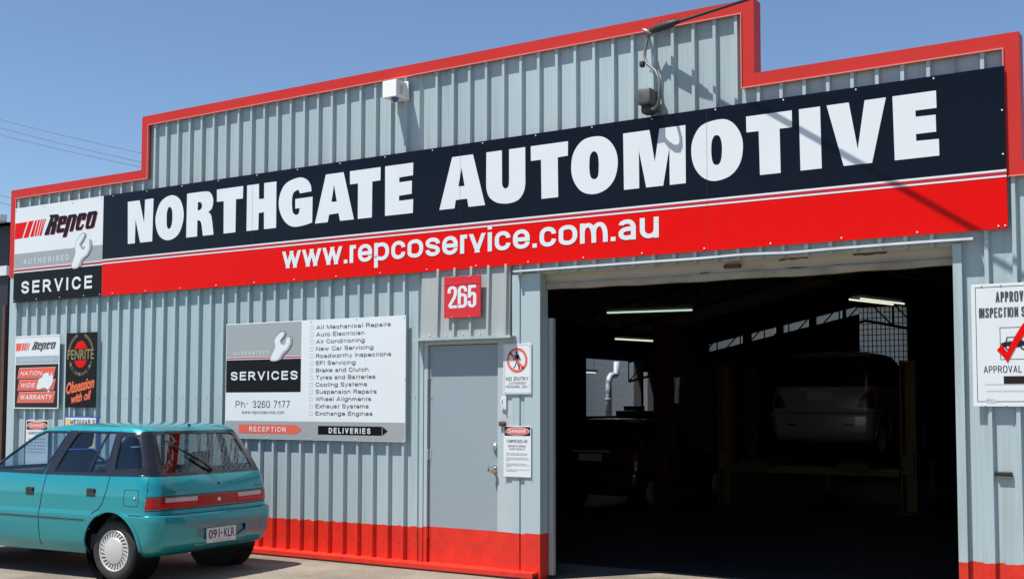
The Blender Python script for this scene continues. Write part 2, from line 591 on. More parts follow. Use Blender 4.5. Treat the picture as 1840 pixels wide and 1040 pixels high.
bpart(pm, 'parapet_flashing', M['trim'])
lipm, _ = parapet([tuple(p) for p in inn], .009, -.019, .005)     # folded drip edge of the cap
bpart(lipm, 'drip_edge', M['trimedge'])

# shell behind the front sheet: liner, side walls, back wall, roof
YB = 18.0
sh = MB()
sh.box((-.40, .145, 0), (-.20, 14.45, 3.4)); sh.box((-.40, 17.2, 0), (-.20, 17.34, 3.4)); sh.box((-.40, 17.34, 0), (-.20, 17.96, 1.2)); sh.box((-.40, 17.34, 2.38), (-.20, 17.96, 3.4)); sh.box((-.40, 17.96, 0), (-.20, YB + .2, 3.4))     # left wall, window gap between
sh.box((-.40, 14.45, 0), (-.20, 17.2, 1.30)); sh.box((-.40, 14.45, 2.62), (-.20, 17.2, 3.4))
sh.box((11.25, .145, 0), (11.45, YB + .2, 3.3))
sh.box((-.2, YB, 0), (4.95, YB + .2, 2.85)); sh.box((4.95, YB, 0), (6.03, YB + .2, 2.0)); sh.box((6.03, YB, 0), (11.25, YB + .2, 5.4))
sh.box((-.2, YB, 2.85), (1.2, YB + .2, 3.75))
sh.box((4.95, YB, 3.79), (6.03, YB + .2, 5.4))
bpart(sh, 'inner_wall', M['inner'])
lin = MB()
lin.box((-.39, .105, 0), (6.1, .140, 4.1)); lin.box((6.1, .105, 2.15), (7.26, .140, 4.1)); lin.box((7.0, .137, 0), (7.30, .16, 2.70))
lin.box((7.26, .105, 2.735), (11.04, .140, 4.1)); lin.box((11.05, .105, 0), (11.44, .140, 4.1)); lin.box((2.1, .105, 4.1), (9.4, .139, 4.7))
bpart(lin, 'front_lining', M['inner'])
rf = MB()
def slab(xa, za, xb, zb, t=.08):
    rf.add([(xa, .15, za), (xb, .15, zb), (xb, YB + .4, zb), (xa, YB + .4, za),
            (xa, .15, za + t), (xb, .15, zb + t), (xb, YB + .4, zb + t), (xa, YB + .4, za + t)],
           [(0, 1, 2, 3), (4, 7, 6, 5), (0, 4, 5, 1), (1, 5, 6, 2), (2, 6, 7, 3), (3, 7, 4, 0)])
slab(-.385, 3.32, 5.52, 4.62); slab(5.52, 4.62, 11.44, 3.20)
bpart(rf, 'roof', M['roofin'])

# roof trusses
def truss(y, apex=4.56):
    t = MB()
    for sgn in (-1, 1):
        xs = [5.52 + sgn * 5.75 * k / 10 for k in range(11)]
        topc = [(x, y, apex - abs(x - 5.52) * .219) for x in xs]
        botc = [(x, y, apex - abs(x - 5.52) * .219 - .48) for x in xs]
        t.tube([topc[0], topc[-1]], .035, 4); t.tube([botc[0], botc[-1]], .03, 4)
        for k in range(10):
            t.tube([topc[k], botc[k + 1]], .016, 4, False)
            t.tube([botc[k + 1], topc[k + 1]], .016, 4, False)
    return t
for y, apex in ((4.3, 4.56), (8.6, 4.56), (12.9, 4.5), (16.6, 3.86)):
    bpart(truss(y, apex), 'roof_truss', M['truss'])
# clerestory sheets high in the back wall and the gridded back window
for a, b in ((1.25, 2.1), (2.35, 2.95), (3.15, 3.75), (3.95, 4.55), (4.65, 4.93)):
    z0 = 2.90 + .0
    k = MB()
    za, zb = 3.34 + (a + .2) * .21 - .72, 3.34 + (b + .2) * .21 - .72
    k.add([(a, YB + .05, za - .05), (b, YB + .05, zb - .05), (b, YB + .05, zb + .12), (a, YB + .05, za + .12)], [(0, 1, 2, 3)])
    bpart(k, 'skylight', M['skylight'])
bw = MB()
# infill of the back wall between and above the sheets
prev = 1.2
for a, b in ((1.25, 2.1), (2.35, 2.95), (3.15, 3.75), (3.95, 4.55), (4.65, 4.93)):
    za, zb = 3.34 + (a + .2) * .21 - .72, 3.34 + (b + .2) * .21 - .72
    bw.add([(prev, YB + .06, 2.8), (a, YB + .06, 2.8), (a, YB + .06, 5), (prev, YB + .06, 5)], [(0, 1, 2, 3)])
    bw.add([(a, YB + .06, 2.8), (b, YB + .06, 2.8), (b, YB + .06, zb - .05), (a, YB + .06, za - .05)], [(0, 1, 2, 3)])
    bw.add([(a, YB + .06, za + .12), (b, YB + .06, zb + .12), (b, YB + .06, 5), (a, YB + .06, 5)], [(0, 1, 2, 3)])
    prev = b
bw.add([(prev, YB + .06, 2.8), (4.95, YB + .06, 2.8), (4.95, YB + .06, 5), (prev, YB + .06, 5)], [(0, 1, 2, 3)])
bpart(bw, 'back_wall_infill', M['inner'])
pw = bpart(MB().add([(4.95, YB + .08, 2.0), (6.03, YB + .08, 2.0), (6.03, YB + .08, 3.79), (4.95, YB + .08, 3.79)], [(0, 1, 2, 3)]), 'window_pane', M['skylight'])
gb = MB()
for k in range(12):
    x = 4.95 + 1.08 * k / 11
    gb.box((x - .008, YB + .03, 2.0), (x + .008, YB + .05, 3.79))
for k in range(15):
    z = 2.0 + 1.79 * k / 14
    gb.box((4.95, YB + .015, z - .008), (6.03, YB + .03, z + .008))
bpart(gb, 'window_bars', M['truss'])

# roller door: curtain rolled up, bottom rail and guides in the bay
rd = MB()
n = 60
vs = []; fs = []
for i in range(n + 1):
    x = 7.428 + (10.98 - 7.428) * i / n
    t = i / n
    dent = .020 * math.exp(-((t - .62) / .10) ** 2) * math.sin(t * 60) + .012 * math.exp(-((t - .8) / .1) ** 2)
    for j, (y, z) in enumerate(((.085, 2.735), (.10, 2.705), (.112 + dent, 2.665), (.112 + dent * .6, 2.64))):
        vs.append((x, y, z + (dent * .5 if j else 0)))
for i in range(n):
    for j in range(3):
        fs.append((i * 4 + j, (i + 1) * 4 + j, (i + 1) * 4 + j + 1, i * 4 + j + 1))
rd.add(vs, fs)
door_o = bpart(rd, 'roller_door', M['beige'], smooth=True)
br = MB()
n = 48; vs = []; fs = []
for i in range(n + 1):
    t = i / n
    x = 7.428 + 3.552 * t
    dz = -.010 * math.sin(math.pi * t) + .006 * math.exp(-((t - .57) / .05) ** 2) - .009 * math.exp(-((t - .66) / .04) ** 2) + .003 * math.sin(t * 41)
    dy = .010 * math.exp(-((t - .62) / .06) ** 2) * math.sin(t * 50)
    for y, z in ((.092 + dy, 2.642 + dz * .4), (.088 + dy, 2.634 + dz), (.088 + dy, 2.594 + dz), (.094 + dy, 2.588 + dz), (.150, 2.588 + dz), (.150, 2.642)):
        vs.append((x, y, z))
for i in range(n):
    for j in range(6):
        j2 = (j + 1) % 6
        fs.append((i * 6 + j, (i + 1) * 6 + j, (i + 1) * 6 + j2, i * 6 + j2))
fs += [tuple(range(6)), tuple(n * 6 + k for k in range(6))]
br.add(vs, fs)
sub(br, 'bottom_rail', M['beigedirt'], door_o)
for xa, xb, za, zb in ((9.62, 9.86, 2.708, 2.722), (10.22, 10.48, 2.706, 2.724), (8.93, 9.02, 2.64, 2.648)):
    rp = MB()
    k = 9
    pu = [(xa + (xb - xa) * i / k, .096 - .0035, zb + random.uniform(-.004, .003)) for i in range(k + 1)]
    pd_ = [(xa + (xb - xa) * i / k, .0965 - .001, za + random.uniform(-.006, .006)) for i in range(k + 1)]
    rp.add(pu + pd_, [(i, i + 1, k + 2 + i, k + 1 + i) for i in range(k)])
    sub(rp, 'rust_patch', M['rust'], door_o)
hd = MB(); hd.bbox((9.15, .070, 2.668), (9.30, .105, 2.700), .01); hd.bbox((9.20, .052, 2.674), (9.30, .075, 2.694), .006)
sub(hd, 'handle', M['rust'], door_o)
g_ = MB(); g_.bbox((7.428, .137, .03), (7.475, .190, 2.33), .003)
bpart(g_, 'door_guide', M['guide'])
# white drip flashing above the bay
fl = MB()
n = 50; vs = []; fs = []
for i in range(n + 1):
    t = i / n
    x = 7.175 + (11.14 - 7.175) * t
    sag = .003 * math.sin(t * 9) * t + .007 * math.exp(-((t - .55) / .06) ** 2) - .005 * math.exp(-((t - .66) / .05) ** 2)
    for (y, z) in ((.02, 2.772), (-.062, 2.760), (-.065, 2.742), (-.060, 2.742), (-.058, 2.756), (.02, 2.766)):
        vs.append((x, y, z + sag))
for i in range(n):
    for j in range(6):
        j2 = (j + 1) % 6
        fs.append((i * 6 + j, (i + 1) * 6 + j, (i + 1) * 6 + j2, i * 6 + j2))
fs += [tuple(range(6)), tuple(n * 6 + k for k in range(6))]
fl.add(vs, fs)
bpart(fl, 'drip_flashing', M['drip'])

# ribbed hood over the entry door, leaning out at its foot
hx0, hx1, hz0, hz1 = 6.10, 7.11, 2.165, 2.83
hm = MB()
pts = [(hx0, .0)]
for c in (6.306, 6.500, 6.691, 6.884, 7.075):
    for dx, y in ((-.027, 0), (-.0125, -.026), (.0125, -.026), (.027, 0)):
        pts.append((min(c + dx, hx1), y))
pts = [p for p in pts if p[0] < hx1] + [(hx1, 0)]
vs = []; fs = []
for x, y in pts:
    vs += [(x, y - .022, hz0 + .012), (x, y + .0 - .004, hz1)]
for i in range(len(pts) - 1):
    fs.append((i * 2, i * 2 + 2, i * 2 + 3, i * 2 + 1))
vs += [(hx1, .03, hz0 + .012), (hx1, .03, hz1), (hx0, .03, hz0 + .012), (hx0, .03, hz1)]
m_ = len(pts) * 2
fs += [(m_ - 2, m_, m_ + 1, m_ - 1), (m_ + 2, 0, 1, m_ + 3)]
hm.add(vs, fs)
hood = bpart(hm, 'door_hood', M['hood'])
lg = MB()
lg.box((6.055, -.088, 2.158), (7.165, .03, 2.172))
lg.box((6.055, -.090, 2.150), (7.165, -.086, 2.176))
sub(lg, 'hood_ledge', M['clad'], hood)
screws(hood, [(x - BO.x, 2.205) for x in (6.21, 6.405, 6.60, 6.79)], -.024 - BO.y, .006)

# entry door
dr = MB(); drr = MB()
zp = paintline(6.56) + .01
dr.box((6.166, .040, zp), (6.958, .080, 2.105)); drr.box((6.166, .040, .065), (6.958, .080, zp))
door = bpart(dr, 'entry_door', M['door'])
sub(drr, 'painted_base', M['redpaint'], door)
fm = MB()
fmr = MB()
for (a, b) in ((6.120, 6.160), (6.964, 7.120)):
    fm.box((a, .012, zp), (b, .10, 2.155)); fmr.box((a, .012, .03), (b, .10, zp))
fm.box((6.160, .012, 2.112), (6.964, .10, 2.155))
fr_ = bpart(fm, 'door_frame', M['frame'])
sub(fmr, 'painted_base', M['redpaint'], fr_)
for z in (1.84, 1.08, .34):
    h = MB(); h.tube([(6.160, .024, z - .055), (6.160, .024, z + .055)], .009, 8); h.box((6.164, .036, z - .05), (6.19, .0398, z + .05))
    sub(h, 'hinge', M['steel'] if z > .5 else M['redpaint'], door)
def knob(z, x, r):
    k = MB()
    k.lathe([(.0005, 0), (r * 1.1, 0), (r * 1.1, -.008), (r * .45, -.014), (r * .42, -.040), (r * .8, -.048), (r, -.062), (r * .95, -.076), (r * .55, -.084), (.0005, -.084)], (x, .040, z), 'y', 20)
    sub(k, 'door_knob' if r > .03 else 'deadbolt_lock', M['brass'], door, smooth=True, angle=50)
knob(.965, 6.918, .034)
k = MB(); k.lathe([(.0005, 0), (.031, 0), (.029, -.022), (.020, -.030), (.0005, -.030)], (6.925, .040, 1.165), 'y', 20)
k.box((6.921, -.002, 1.150), (6.929, .012, 1.180))
sub(k, 'deadbolt_lock', M['brass'], door, smooth=True, angle=40)
# hasp on the frame
hs = MB(); hs.bbox((7.012, -.004, 1.50), (7.068, .012, 1.62), .004); hs.tube([(7.02, -.006, 1.60), (7.02, -.02, 1.57), (7.05, -.02, 1.52)], .006, 8)
sub(hs, 'hasp', M['alum'], fr_)
pd = MB(); pd.lathe([(.0005, 0), (.022, 0), (.024, -.01), (.024, -.032), (.014, -.036), (.0005, -.036)], (7.045, .0, 1.375), 'y', 16); pd.bbox((6.99, -.014, 1.355), (7.025, -.002, 1.395), .003)
sub(pd, 'bolt_lock', M['rust'], fr_, smooth=True, angle=40)
# red kerb plinth along the base
pl = MB()
pl.add([(XL, -.085, .018), (6.8, -.085, .018), (XL, -.085, .060), (6.8, -.085, .060), (XL, .05, .072), (6.8, .05, .072)], [(0, 1, 3, 2), (2, 3, 5, 4)])
pl.add([(6.8, -.085, .018), (7.40, -.092, .022), (6.8, -.085, .060), (7.40, -.092, .064), (6.8, .05, .072), (7.40, .05, .075)], [(0, 1, 3, 2), (2, 3, 5, 4), (1, 5, 3)])
bpart(pl, 'base_plinth', M['redpaint'])
pf = MB(); pf.box((XL, -.075, 0), (7.39, .03, .0175))  # dark strip painted in for the shaded gap under the plinth
bpart(pf, 'dark_gap_strip', M['rust'])
# small slot in the right hand sheet
st = MB(); st.bbox((11.243, .012, 1.036), (11.355, .033, 1.076), .008)
sl = bpart(st, 'letter_slot', M['slot'])
st = MB(); st.bbox((11.250, .008, 1.034), (11.350, .014, 1.041), .002)
sub(st, 'slot_lip', M['conduit'], sl)
# cladding screws
sc = []
for i in range(0, 33):
    x = RX0 + i * PITCH + .12
    for z in (1.62,): sc.append((x, z, DEPTH - .001))
    sc.append((x, .235, DEPTH - .001))
for x, z, y in sc:
    b = MB(); b.lathe([(.0065, 0), (.0055, -.005), (.0005, -.006)], (x, y, z), 'y', 6)
    bpart(b, 'cladding_screw', M['steel'] if z > 1 else M['redpaint'])

# ------------------------------------------------------------------ signs: outlines in metres on the facade (x, z)
NG = [
 [[(1.857,3.88),(2.061,3.88),(2.146,3.61),(2.154,3.88),(2.297,3.88),(2.288,3.39),(2.083,3.39),(1.997,3.665),(1.994,3.39),(1.872,3.39)]],
 [[(2.594,3.888,1),(2.729,3.832,1),(2.794,3.699,1),(2.787,3.564,1),(2.71,3.431,1),(2.555,3.382,1),(2.411,3.438,1),(2.343,3.57,1),(2.346,3.697,1),(2.43,3.837,1)],[(2.567,3.759,1),(2.606,3.726,1),(2.616,3.662,1),(2.614,3.59,1),(2.596,3.531,1),(2.562,3.51,1),(2.531,3.539,1),(2.522,3.618,1),(2.524,3.692,1),(2.541,3.742,1)]],
 [[(2.848,3.88),(3.148,3.877,1),(3.227,3.846,1),(3.264,3.772,1),(3.245,3.682,1),(3.189,3.646),(3.24,3.591,1),(3.277,3.39),(3.11,3.39),(3.086,3.518,1),(3.063,3.558,1),(3.02,3.569),(3.02,3.39),(2.846,3.39)],[(3.025,3.769),(3.065,3.765,1),(3.09,3.731,1),(3.081,3.697,1),(3.053,3.679,1),(3.021,3.68)]],
 [[(3.318,3.88),(3.719,3.88),(3.715,3.746),(3.612,3.747),(3.611,3.39),(3.431,3.39),(3.426,3.743),(3.321,3.746)]],
 [[(3.776,3.88),(3.951,3.88),(3.955,3.717),(4.028,3.715),(4.027,3.88),(4.204,3.88),(4.207,3.39),(4.033,3.39),(4.029,3.571),(3.954,3.568),(3.95,3.39),(3.776,3.39)]],
 [[(4.698,3.728),(4.536,3.721),(4.526,3.747,1),(4.502,3.76,1),(4.448,3.734,1),(4.429,3.673,1),(4.431,3.583,1),(4.446,3.527,1),(4.485,3.503,1),(4.524,3.515,1),(4.537,3.569),(4.475,3.568),(4.474,3.669),(4.713,3.671),(4.712,3.405),(4.591,3.384,1),(4.448,3.382,1),(4.339,3.437,1),(4.264,3.543,1),(4.24,3.655,1),(4.273,3.77,1),(4.356,3.853,1),(4.524,3.888,1),(4.631,3.856,1),(4.685,3.792,1)]],
 [[(4.89,3.88),(5.127,3.88),(5.268,3.39),(5.086,3.39),(5.065,3.47),(4.94,3.466),(4.923,3.39),(4.75,3.39)],[(5.002,3.767),(5.041,3.589),(4.969,3.593)]],
 [[(5.21,3.88),(5.605,3.88),(5.604,3.749),(5.501,3.747),(5.499,3.39),(5.318,3.39),(5.317,3.747),(5.213,3.746)]],
 [[(5.662,3.88),(6.009,3.88),(6.007,3.757),(5.839,3.752),(5.84,3.704),(5.994,3.706),(5.993,3.578),(5.838,3.573),(5.838,3.523),(6.011,3.524),(6.008,3.39),(5.665,3.39)]],
 [[(6.472,3.88),(6.711,3.88),(6.85,3.39),(6.662,3.39),(6.647,3.469),(6.516,3.467),(6.502,3.39),(6.325,3.39)],[(6.581,3.765),(6.617,3.592),(6.545,3.593)]],
 [[(6.862,3.88),(7.034,3.88),(7.037,3.594),(7.042,3.549,1),(7.072,3.522,1),(7.106,3.539,1),(7.114,3.586),(7.113,3.88),(7.288,3.88),(7.29,3.552),(7.274,3.474,1),(7.215,3.405,1),(7.108,3.382,1),(6.986,3.399,1),(6.9,3.455,1),(6.866,3.531,1),(6.861,3.612)]],
 [[(7.347,3.88),(7.737,3.88),(7.735,3.751),(7.631,3.747),(7.635,3.39),(7.461,3.39),(7.456,3.746),(7.349,3.746)]],
 [[(8.034,3.888,1),(8.135,3.849,1),(8.21,3.751,1),(8.233,3.628,1),(8.199,3.493,1),(8.113,3.41,1),(7.991,3.382,1),(7.868,3.421,1),(7.79,3.528,1),(7.769,3.643,1),(7.795,3.773,1),(7.889,3.871,1)],[(8.002,3.759,1),(8.033,3.731,1),(8.046,3.659,1),(8.043,3.557,1),(8.027,3.521,1),(7.997,3.513,1),(7.966,3.537,1),(7.953,3.604,1),(7.956,3.707,1),(7.974,3.747,1)]],
 [[(8.286,3.88),(8.538,3.88),(8.586,3.601),(8.631,3.88),(8.87,3.88),(8.87,3.39),(8.723,3.39),(8.722,3.71),(8.663,3.39),(8.504,3.39),(8.436,3.718),(8.438,3.39),(8.292,3.39)]],
 [[(9.187,3.888,1),(9.285,3.849,1),(9.355,3.751,1),(9.376,3.635,1),(9.348,3.502,1),(9.263,3.411,1),(9.128,3.382,1),(9.019,3.425,1),(8.946,3.522,1),(8.921,3.65,1),(8.943,3.764,1),(9.022,3.861,1)],[(9.149,3.76,1),(9.178,3.739,1),(9.194,3.67,1),(9.19,3.574,1),(9.174,3.526,1),(9.145,3.513,1),(9.115,3.533,1),(9.101,3.602,1),(9.103,3.699,1),(9.122,3.75,1)]],
 [[(9.405,3.88),(9.788,3.88),(9.789,3.744),(9.686,3.746),(9.691,3.39),(9.518,3.39),(9.511,3.748),(9.407,3.75)]],
 [[(9.846,3.88),(10.017,3.88),(10.024,3.39),(9.853,3.39)]],
 [[(10.069,3.88),(10.243,3.88),(10.307,3.509),(10.365,3.88),(10.527,3.88),(10.415,3.39),(10.196,3.39)]],
 [[(10.576,3.88),(10.895,3.88),(10.897,3.749),(10.743,3.749),(10.745,3.702),(10.889,3.699),(10.891,3.571),(10.744,3.571),(10.746,3.519),(10.909,3.515),(10.91,3.39),(10.585,3.39)]]]
STRIPES = [[(-0.266, 3.801), (-0.023, 3.806), (-0.12, 3.607), (-0.268, 3.604)], [(0.007, 3.808), (0.104, 3.809), (0.005, 3.607), (-0.093, 3.607)], [(0.131, 3.809), (0.171, 3.81), (0.108, 3.613), (0.038, 3.611)], [(0.19, 3.811), (0.23, 3.812), (0.161, 3.614), (0.124, 3.614)], [(0.248, 3.811), (0.274, 3.812), (0.209, 3.612), (0.179, 3.612)], [(0.289, 3.812), (0.311, 3.813), (0.249, 3.611), (0.223, 3.611)], [(0.326, 3.812), (0.348, 3.814), (0.263, 3.611), (0.249, 3.611)]]
REPCO = [[(0.412, 3.853), (0.571, 3.85), (0.598, 3.832), (0.588, 3.783), (0.546, 3.749), (0.559, 3.73), (0.516, 3.612), (0.433, 3.613), (0.469, 3.701), (0.446, 3.712), (0.407, 3.613), (0.319, 3.616), (0.435, 3.814)], [(0.5, 3.818), (0.519, 3.816), (0.502, 3.767), (0.47, 3.765)], [(0.623, 3.821), (0.737, 3.82), (0.756, 3.8), (0.726, 3.721), (0.627, 3.715), (0.618, 3.679), (0.636, 3.669), (0.707, 3.672), (0.694, 3.637), (0.68, 3.624), (0.566, 3.621), (0.548, 3.639), (0.602, 3.8)], [(0.667, 3.785), (0.688, 3.785), (0.675, 3.748), (0.651, 3.747)], [(0.779, 3.821), (0.913, 3.823), (0.939, 3.803), (0.867, 3.623), (0.801, 3.619), (0.865, 3.787), (0.837, 3.789), (0.747, 3.562), (0.676, 3.561), (0.767, 3.786)], [(0.976, 3.822), (1.094, 3.824), (1.12, 3.805), (1.09, 3.74), (1.028, 3.738), (1.047, 3.78), (1.033, 3.786), (0.975, 3.664), (0.996, 3.656), (1.024, 3.665), (1.037, 3.686), (1.072, 3.688), (1.039, 3.637), (1.018, 3.625), (0.935, 3.622), (0.913, 3.642), (0.943, 3.771)], [(1.156, 3.826), (1.293, 3.828), (1.314, 3.811), (1.259, 3.646), (1.232, 3.63), (1.122, 3.626), (1.098, 3.645), (1.136, 3.808)], [(1.219, 3.792), (1.244, 3.792), (1.197, 3.664), (1.169, 3.658), (1.155, 3.668)]]
WRENCH1 = [[(0.86, 3.182), (0.928, 3.339), (0.921, 3.429), (0.953, 3.499), (1.014, 3.553), (1.083, 3.577), (1.118, 3.554), (1.105, 3.533), (1.017, 3.467), (1.019, 3.427), (1.083, 3.377), (1.137, 3.414), (1.189, 3.491), (1.225, 3.452), (1.213, 3.382), (1.161, 3.314), (1.059, 3.267), (1.0, 3.174)], [(1.083, 3.577), (1.118, 3.554), (1.099, 3.515), (1.032, 3.448), (1.047, 3.42), (1.102, 3.416), (1.083, 3.377), (1.019, 3.427), (1.017, 3.467), (1.064, 3.518), (1.09, 3.552)], [(1.189, 3.491), (1.236, 3.451), (1.23, 3.38), (1.177, 3.313), (1.08, 3.261), (1.041, 3.187), (0.979, 3.175), (1.032, 3.26), (1.14, 3.315), (1.186, 3.384)]]
WRENCH2 = [[(4.135, 2.01), (4.208, 2.138), (4.194, 2.212), (4.243, 2.271), (4.317, 2.305), (4.35, 2.289), (4.343, 2.262), (4.282, 2.215), (4.287, 2.178), (4.332, 2.162), (4.369, 2.188), (4.393, 2.239), (4.43, 2.236), (4.431, 2.177), (4.383, 2.115), (4.314, 2.071), (4.266, 2.008)], [(4.317, 2.305), (4.35, 2.289), (4.338, 2.253), (4.287, 2.214), (4.295, 2.19), (4.352, 2.183), (4.332, 2.162), (4.287, 2.178), (4.277, 2.215), (4.326, 2.263)], [(4.41, 2.242), (4.445, 2.232), (4.441, 2.168), (4.395, 2.109), (4.329, 2.065), (4.285, 2.009), (4.248, 2.01), (4.297, 2.071), (4.378, 2.121), (4.416, 2.178)]]
RIBBONS = [[(-0.122, 1.988), (0.578, 1.992), (0.545, 1.873), (-0.158, 1.864)], [(-0.116, 1.841), (0.584, 1.846), (0.55, 1.726), (-0.151, 1.717)], [(-0.118, 1.69), (0.582, 1.699), (0.549, 1.573), (-0.153, 1.568)]]
AUS = [[(0.259, 1.822), (0.273, 1.857), (0.335, 1.871), (0.349, 1.909), (0.411, 1.928), (0.465, 1.932), (0.458, 1.903), (0.495, 1.886), (0.511, 1.946), (0.536, 1.888), (0.549, 1.829), (0.525, 1.791), (0.488, 1.748), (0.45, 1.719), (0.411, 1.743), (0.364, 1.748), (0.317, 1.736), (0.255, 1.725), (0.226, 1.754)]]
STRIPN = [[(-0.206, 2.298), (-0.087, 2.299), (-0.119, 2.207), (-0.205, 2.204)], [(-0.071, 2.299), (-0.031, 2.299), (-0.067, 2.208), (-0.103, 2.206)], [(-0.02, 2.299), (0.012, 2.299), (-0.026, 2.209), (-0.054, 2.208)], [(0.025, 2.299), (0.044, 2.299), (0.007, 2.209), (-0.013, 2.208)], [(0.057, 2.299), (0.073, 2.298), (0.037, 2.209), (0.023, 2.208)]]

# ------------------------------------------------------------------ a plain grotesque alphabet drawn as strokes
# x 0..1 across the letter; y 0 baseline, 1 cap height (capitals) or x-height (small letters), 2 ascender, -1 descender
O_ = '0,.5 0,1 1,1 1,0 0,0 *'
GL = {
 'A': (.96, ['0,0 .5,1', '.5,1 1,0', '.2,.27 .8,.27']), 'B': (.86, ['0,0 0,1', '0,1 .93,1 .93,.53 0,.53', '0,.53 1,.53 1,0 0,0']),
 'C': (.94, ['1,.66 1,1 0,1 0,0 1,0 1,.34']), 'D': (.92, ['0,0 0,1', '0,1 1,1 1,0 0,0']), 'E': (.80, ['0,0 0,1', '0,1 1,1', '0,.53 .93,.53', '0,0 1,0']),
 'F': (.75, ['0,0 0,1', '0,1 1,1', '0,.52 .9,.52']), 'G': (1.0, ['1,.68 1,1 0,1 0,0 1,0 1,.45', '1,.47 .58,.47', '1,.47 1,0']), 'H': (.92, ['0,0 0,1', '1,0 1,1', '0,.52 1,.52']),
 'I': (.22, ['.5,0 .5,1']), 'J': (.70, ['1,1 1,0 0,0 0,.32']), 'K': (.92, ['0,0 0,1', '0,.36 1,1', '.32,.58 1,0']), 'L': (.74, ['0,0 0,1', '0,0 1,0']),
 'M': (1.10, ['0,0 0,1', '0,1 .5,0', '.5,0 1,1', '1,1 1,0']), 'N': (.92, ['0,0 0,1', '0,1 1,0', '1,0 1,1']), 'O': (1.0, [O_]),
 'P': (.83, ['0,0 0,1', '0,1 1,1 1,.45 0,.45']), 'Q': (1.0, [O_, '.6,.28 1,-.02']), 'R': (.89, ['0,0 0,1', '0,1 .95,1 .95,.48 0,.48', '.55,.48 1,0']),
 'S': (.86, ['1,.70 1,1 0,1 0,.54 1,.48 1,0 0,0 0,.30']), 'T': (.84, ['.5,0 .5,1', '0,1 1,1']), 'U': (.90, ['0,1 0,0 1,0 1,1']), 'V': (.90, ['0,1 .5,0', '.5,0 1,1']),
 'W': (1.32, ['0,1 .25,0', '.25,0 .5,1', '.5,1 .75,0', '.75,0 1,1']), 'X': (.90, ['0,0 1,1', '0,1 1,0']), 'Y': (.90, ['0,1 .5,.4', '1,1 .5,.4', '.5,.45 .5,0']), 'Z': (.80, ['0,1 1,1', '1,1 0,0', '0,0 1,0']),
 'a': (.72, ['.02,.80 .02,1 .92,1 .92,0', '.92,.55 0,.55 0,0 .92,0 .92,.2']), 'b': (.76, ['0,0 0,2', O_]), 'c': (.70, ['1,.66 1,1 0,1 0,0 1,0 1,.34']), 'd': (.76, ['1,0 1,2', O_]),
 'e': (.73, ['0,.48 1,.48', '1,.48 1,1 0,1 0,0 1,0 1,.30']), 'f': (.46, ['.35,0 .35,2 1,2', '0,1 .95,1']), 'g': (.76, [O_, '1,1 1,-1 0,-1 0,-.55']), 'h': (.73, ['0,0 0,2', '0,.5 0,1 1,1 1,0']),
 'i': (.22, ['.5,0 .5,1', '!.5,2']), 'j': (.3, ['.5,1 .5,-1 0,-1', '!.5,2']), 'k': (.72, ['0,0 0,2', '0,.38 1,1', '.32,.58 1,0']), 'l': (.22, ['.5,0 .5,2']), 'm': (1.12, ['0,0 0,1', '0,.5 0,1 .5,1 .5,0', '.5,.5 .5,1 1,1 1,0']),
 'n': (.72, ['0,0 0,1', '0,.5 0,1 1,1 1,0']), 'o': (.77, [O_]), 'p': (.76, ['0,1 0,-1', O_]), 'q': (.76, ['1,1 1,-1', O_]), 'r': (.42, ['0,0 0,1', '0,.3 0,1 1,1']),
 's': (.69, ['1,.70 1,1 0,1 0,.56 1,.46 1,0 0,0 0,.30']), 't': (.44, ['.35,1.6 .35,0 1,0', '0,1 1,1']), 'u': (.72, ['0,1 0,0 1,0 1,.5', '1,1 1,0']), 'v': (.70, ['0,1 .5,0', '.5,0 1,1']),
 'w': (1.02, ['0,1 .25,0', '.25,0 .5,1', '.5,1 .75,0', '.75,0 1,1']), 'x': (.7, ['0,0 1,1', '0,1 1,0']), 'y': (.70, ['0,1 .5,0', '1,1 .30,-1']), 'z': (.66, ['0,1 1,1', '1,1 0,0', '0,0 1,0']),
 '0': (.74, [O_]), '1': (.52, ['.8,0 .8,1', '.8,1 .0,.68']), '2': (.74, ['0,.70 0,1 1,1 1,.58 0,.02', '0,0 1,0']), '3': (.74, ['0,.74 0,1 .95,1 .95,.53 .4,.53', '.4,.53 1,.53 1,0 0,0 0,.26']),
 '4': (.76, ['.75,0 .75,1', '.75,1 0,.26', '0,.26 1,.26']), '5': (.74, ['.95,1 .08,1', '.08,1 .0,.50', '0,.46 .1,.62 1,.66 1,0 0,0 0,.26']), '6': (.74, ['1,.76 1,1 0,1 0,0', '0,.3 0,.60 1,.60 1,0 0,0 0,.3 *']), '7': (.72, ['0,1 1,1', '1,1 .3,0']),
 '8': (.74, ['.05,.77 .05,1 .95,1 .95,.54 .05,.54 *', '0,.27 0,.54 1,.54 1,0 0,0 *']), '9': (.74, ['0,.24 0,0 1,0 1,1', '1,.7 1,1 0,1 0,.40 1,.40 *']),
 '.': (.20, ['!.5,0']), "'": (.18, ['.5,1.55 .5,2']), '-': (.4, ['0,.45 1,.45']), ' ': (.34, [])}
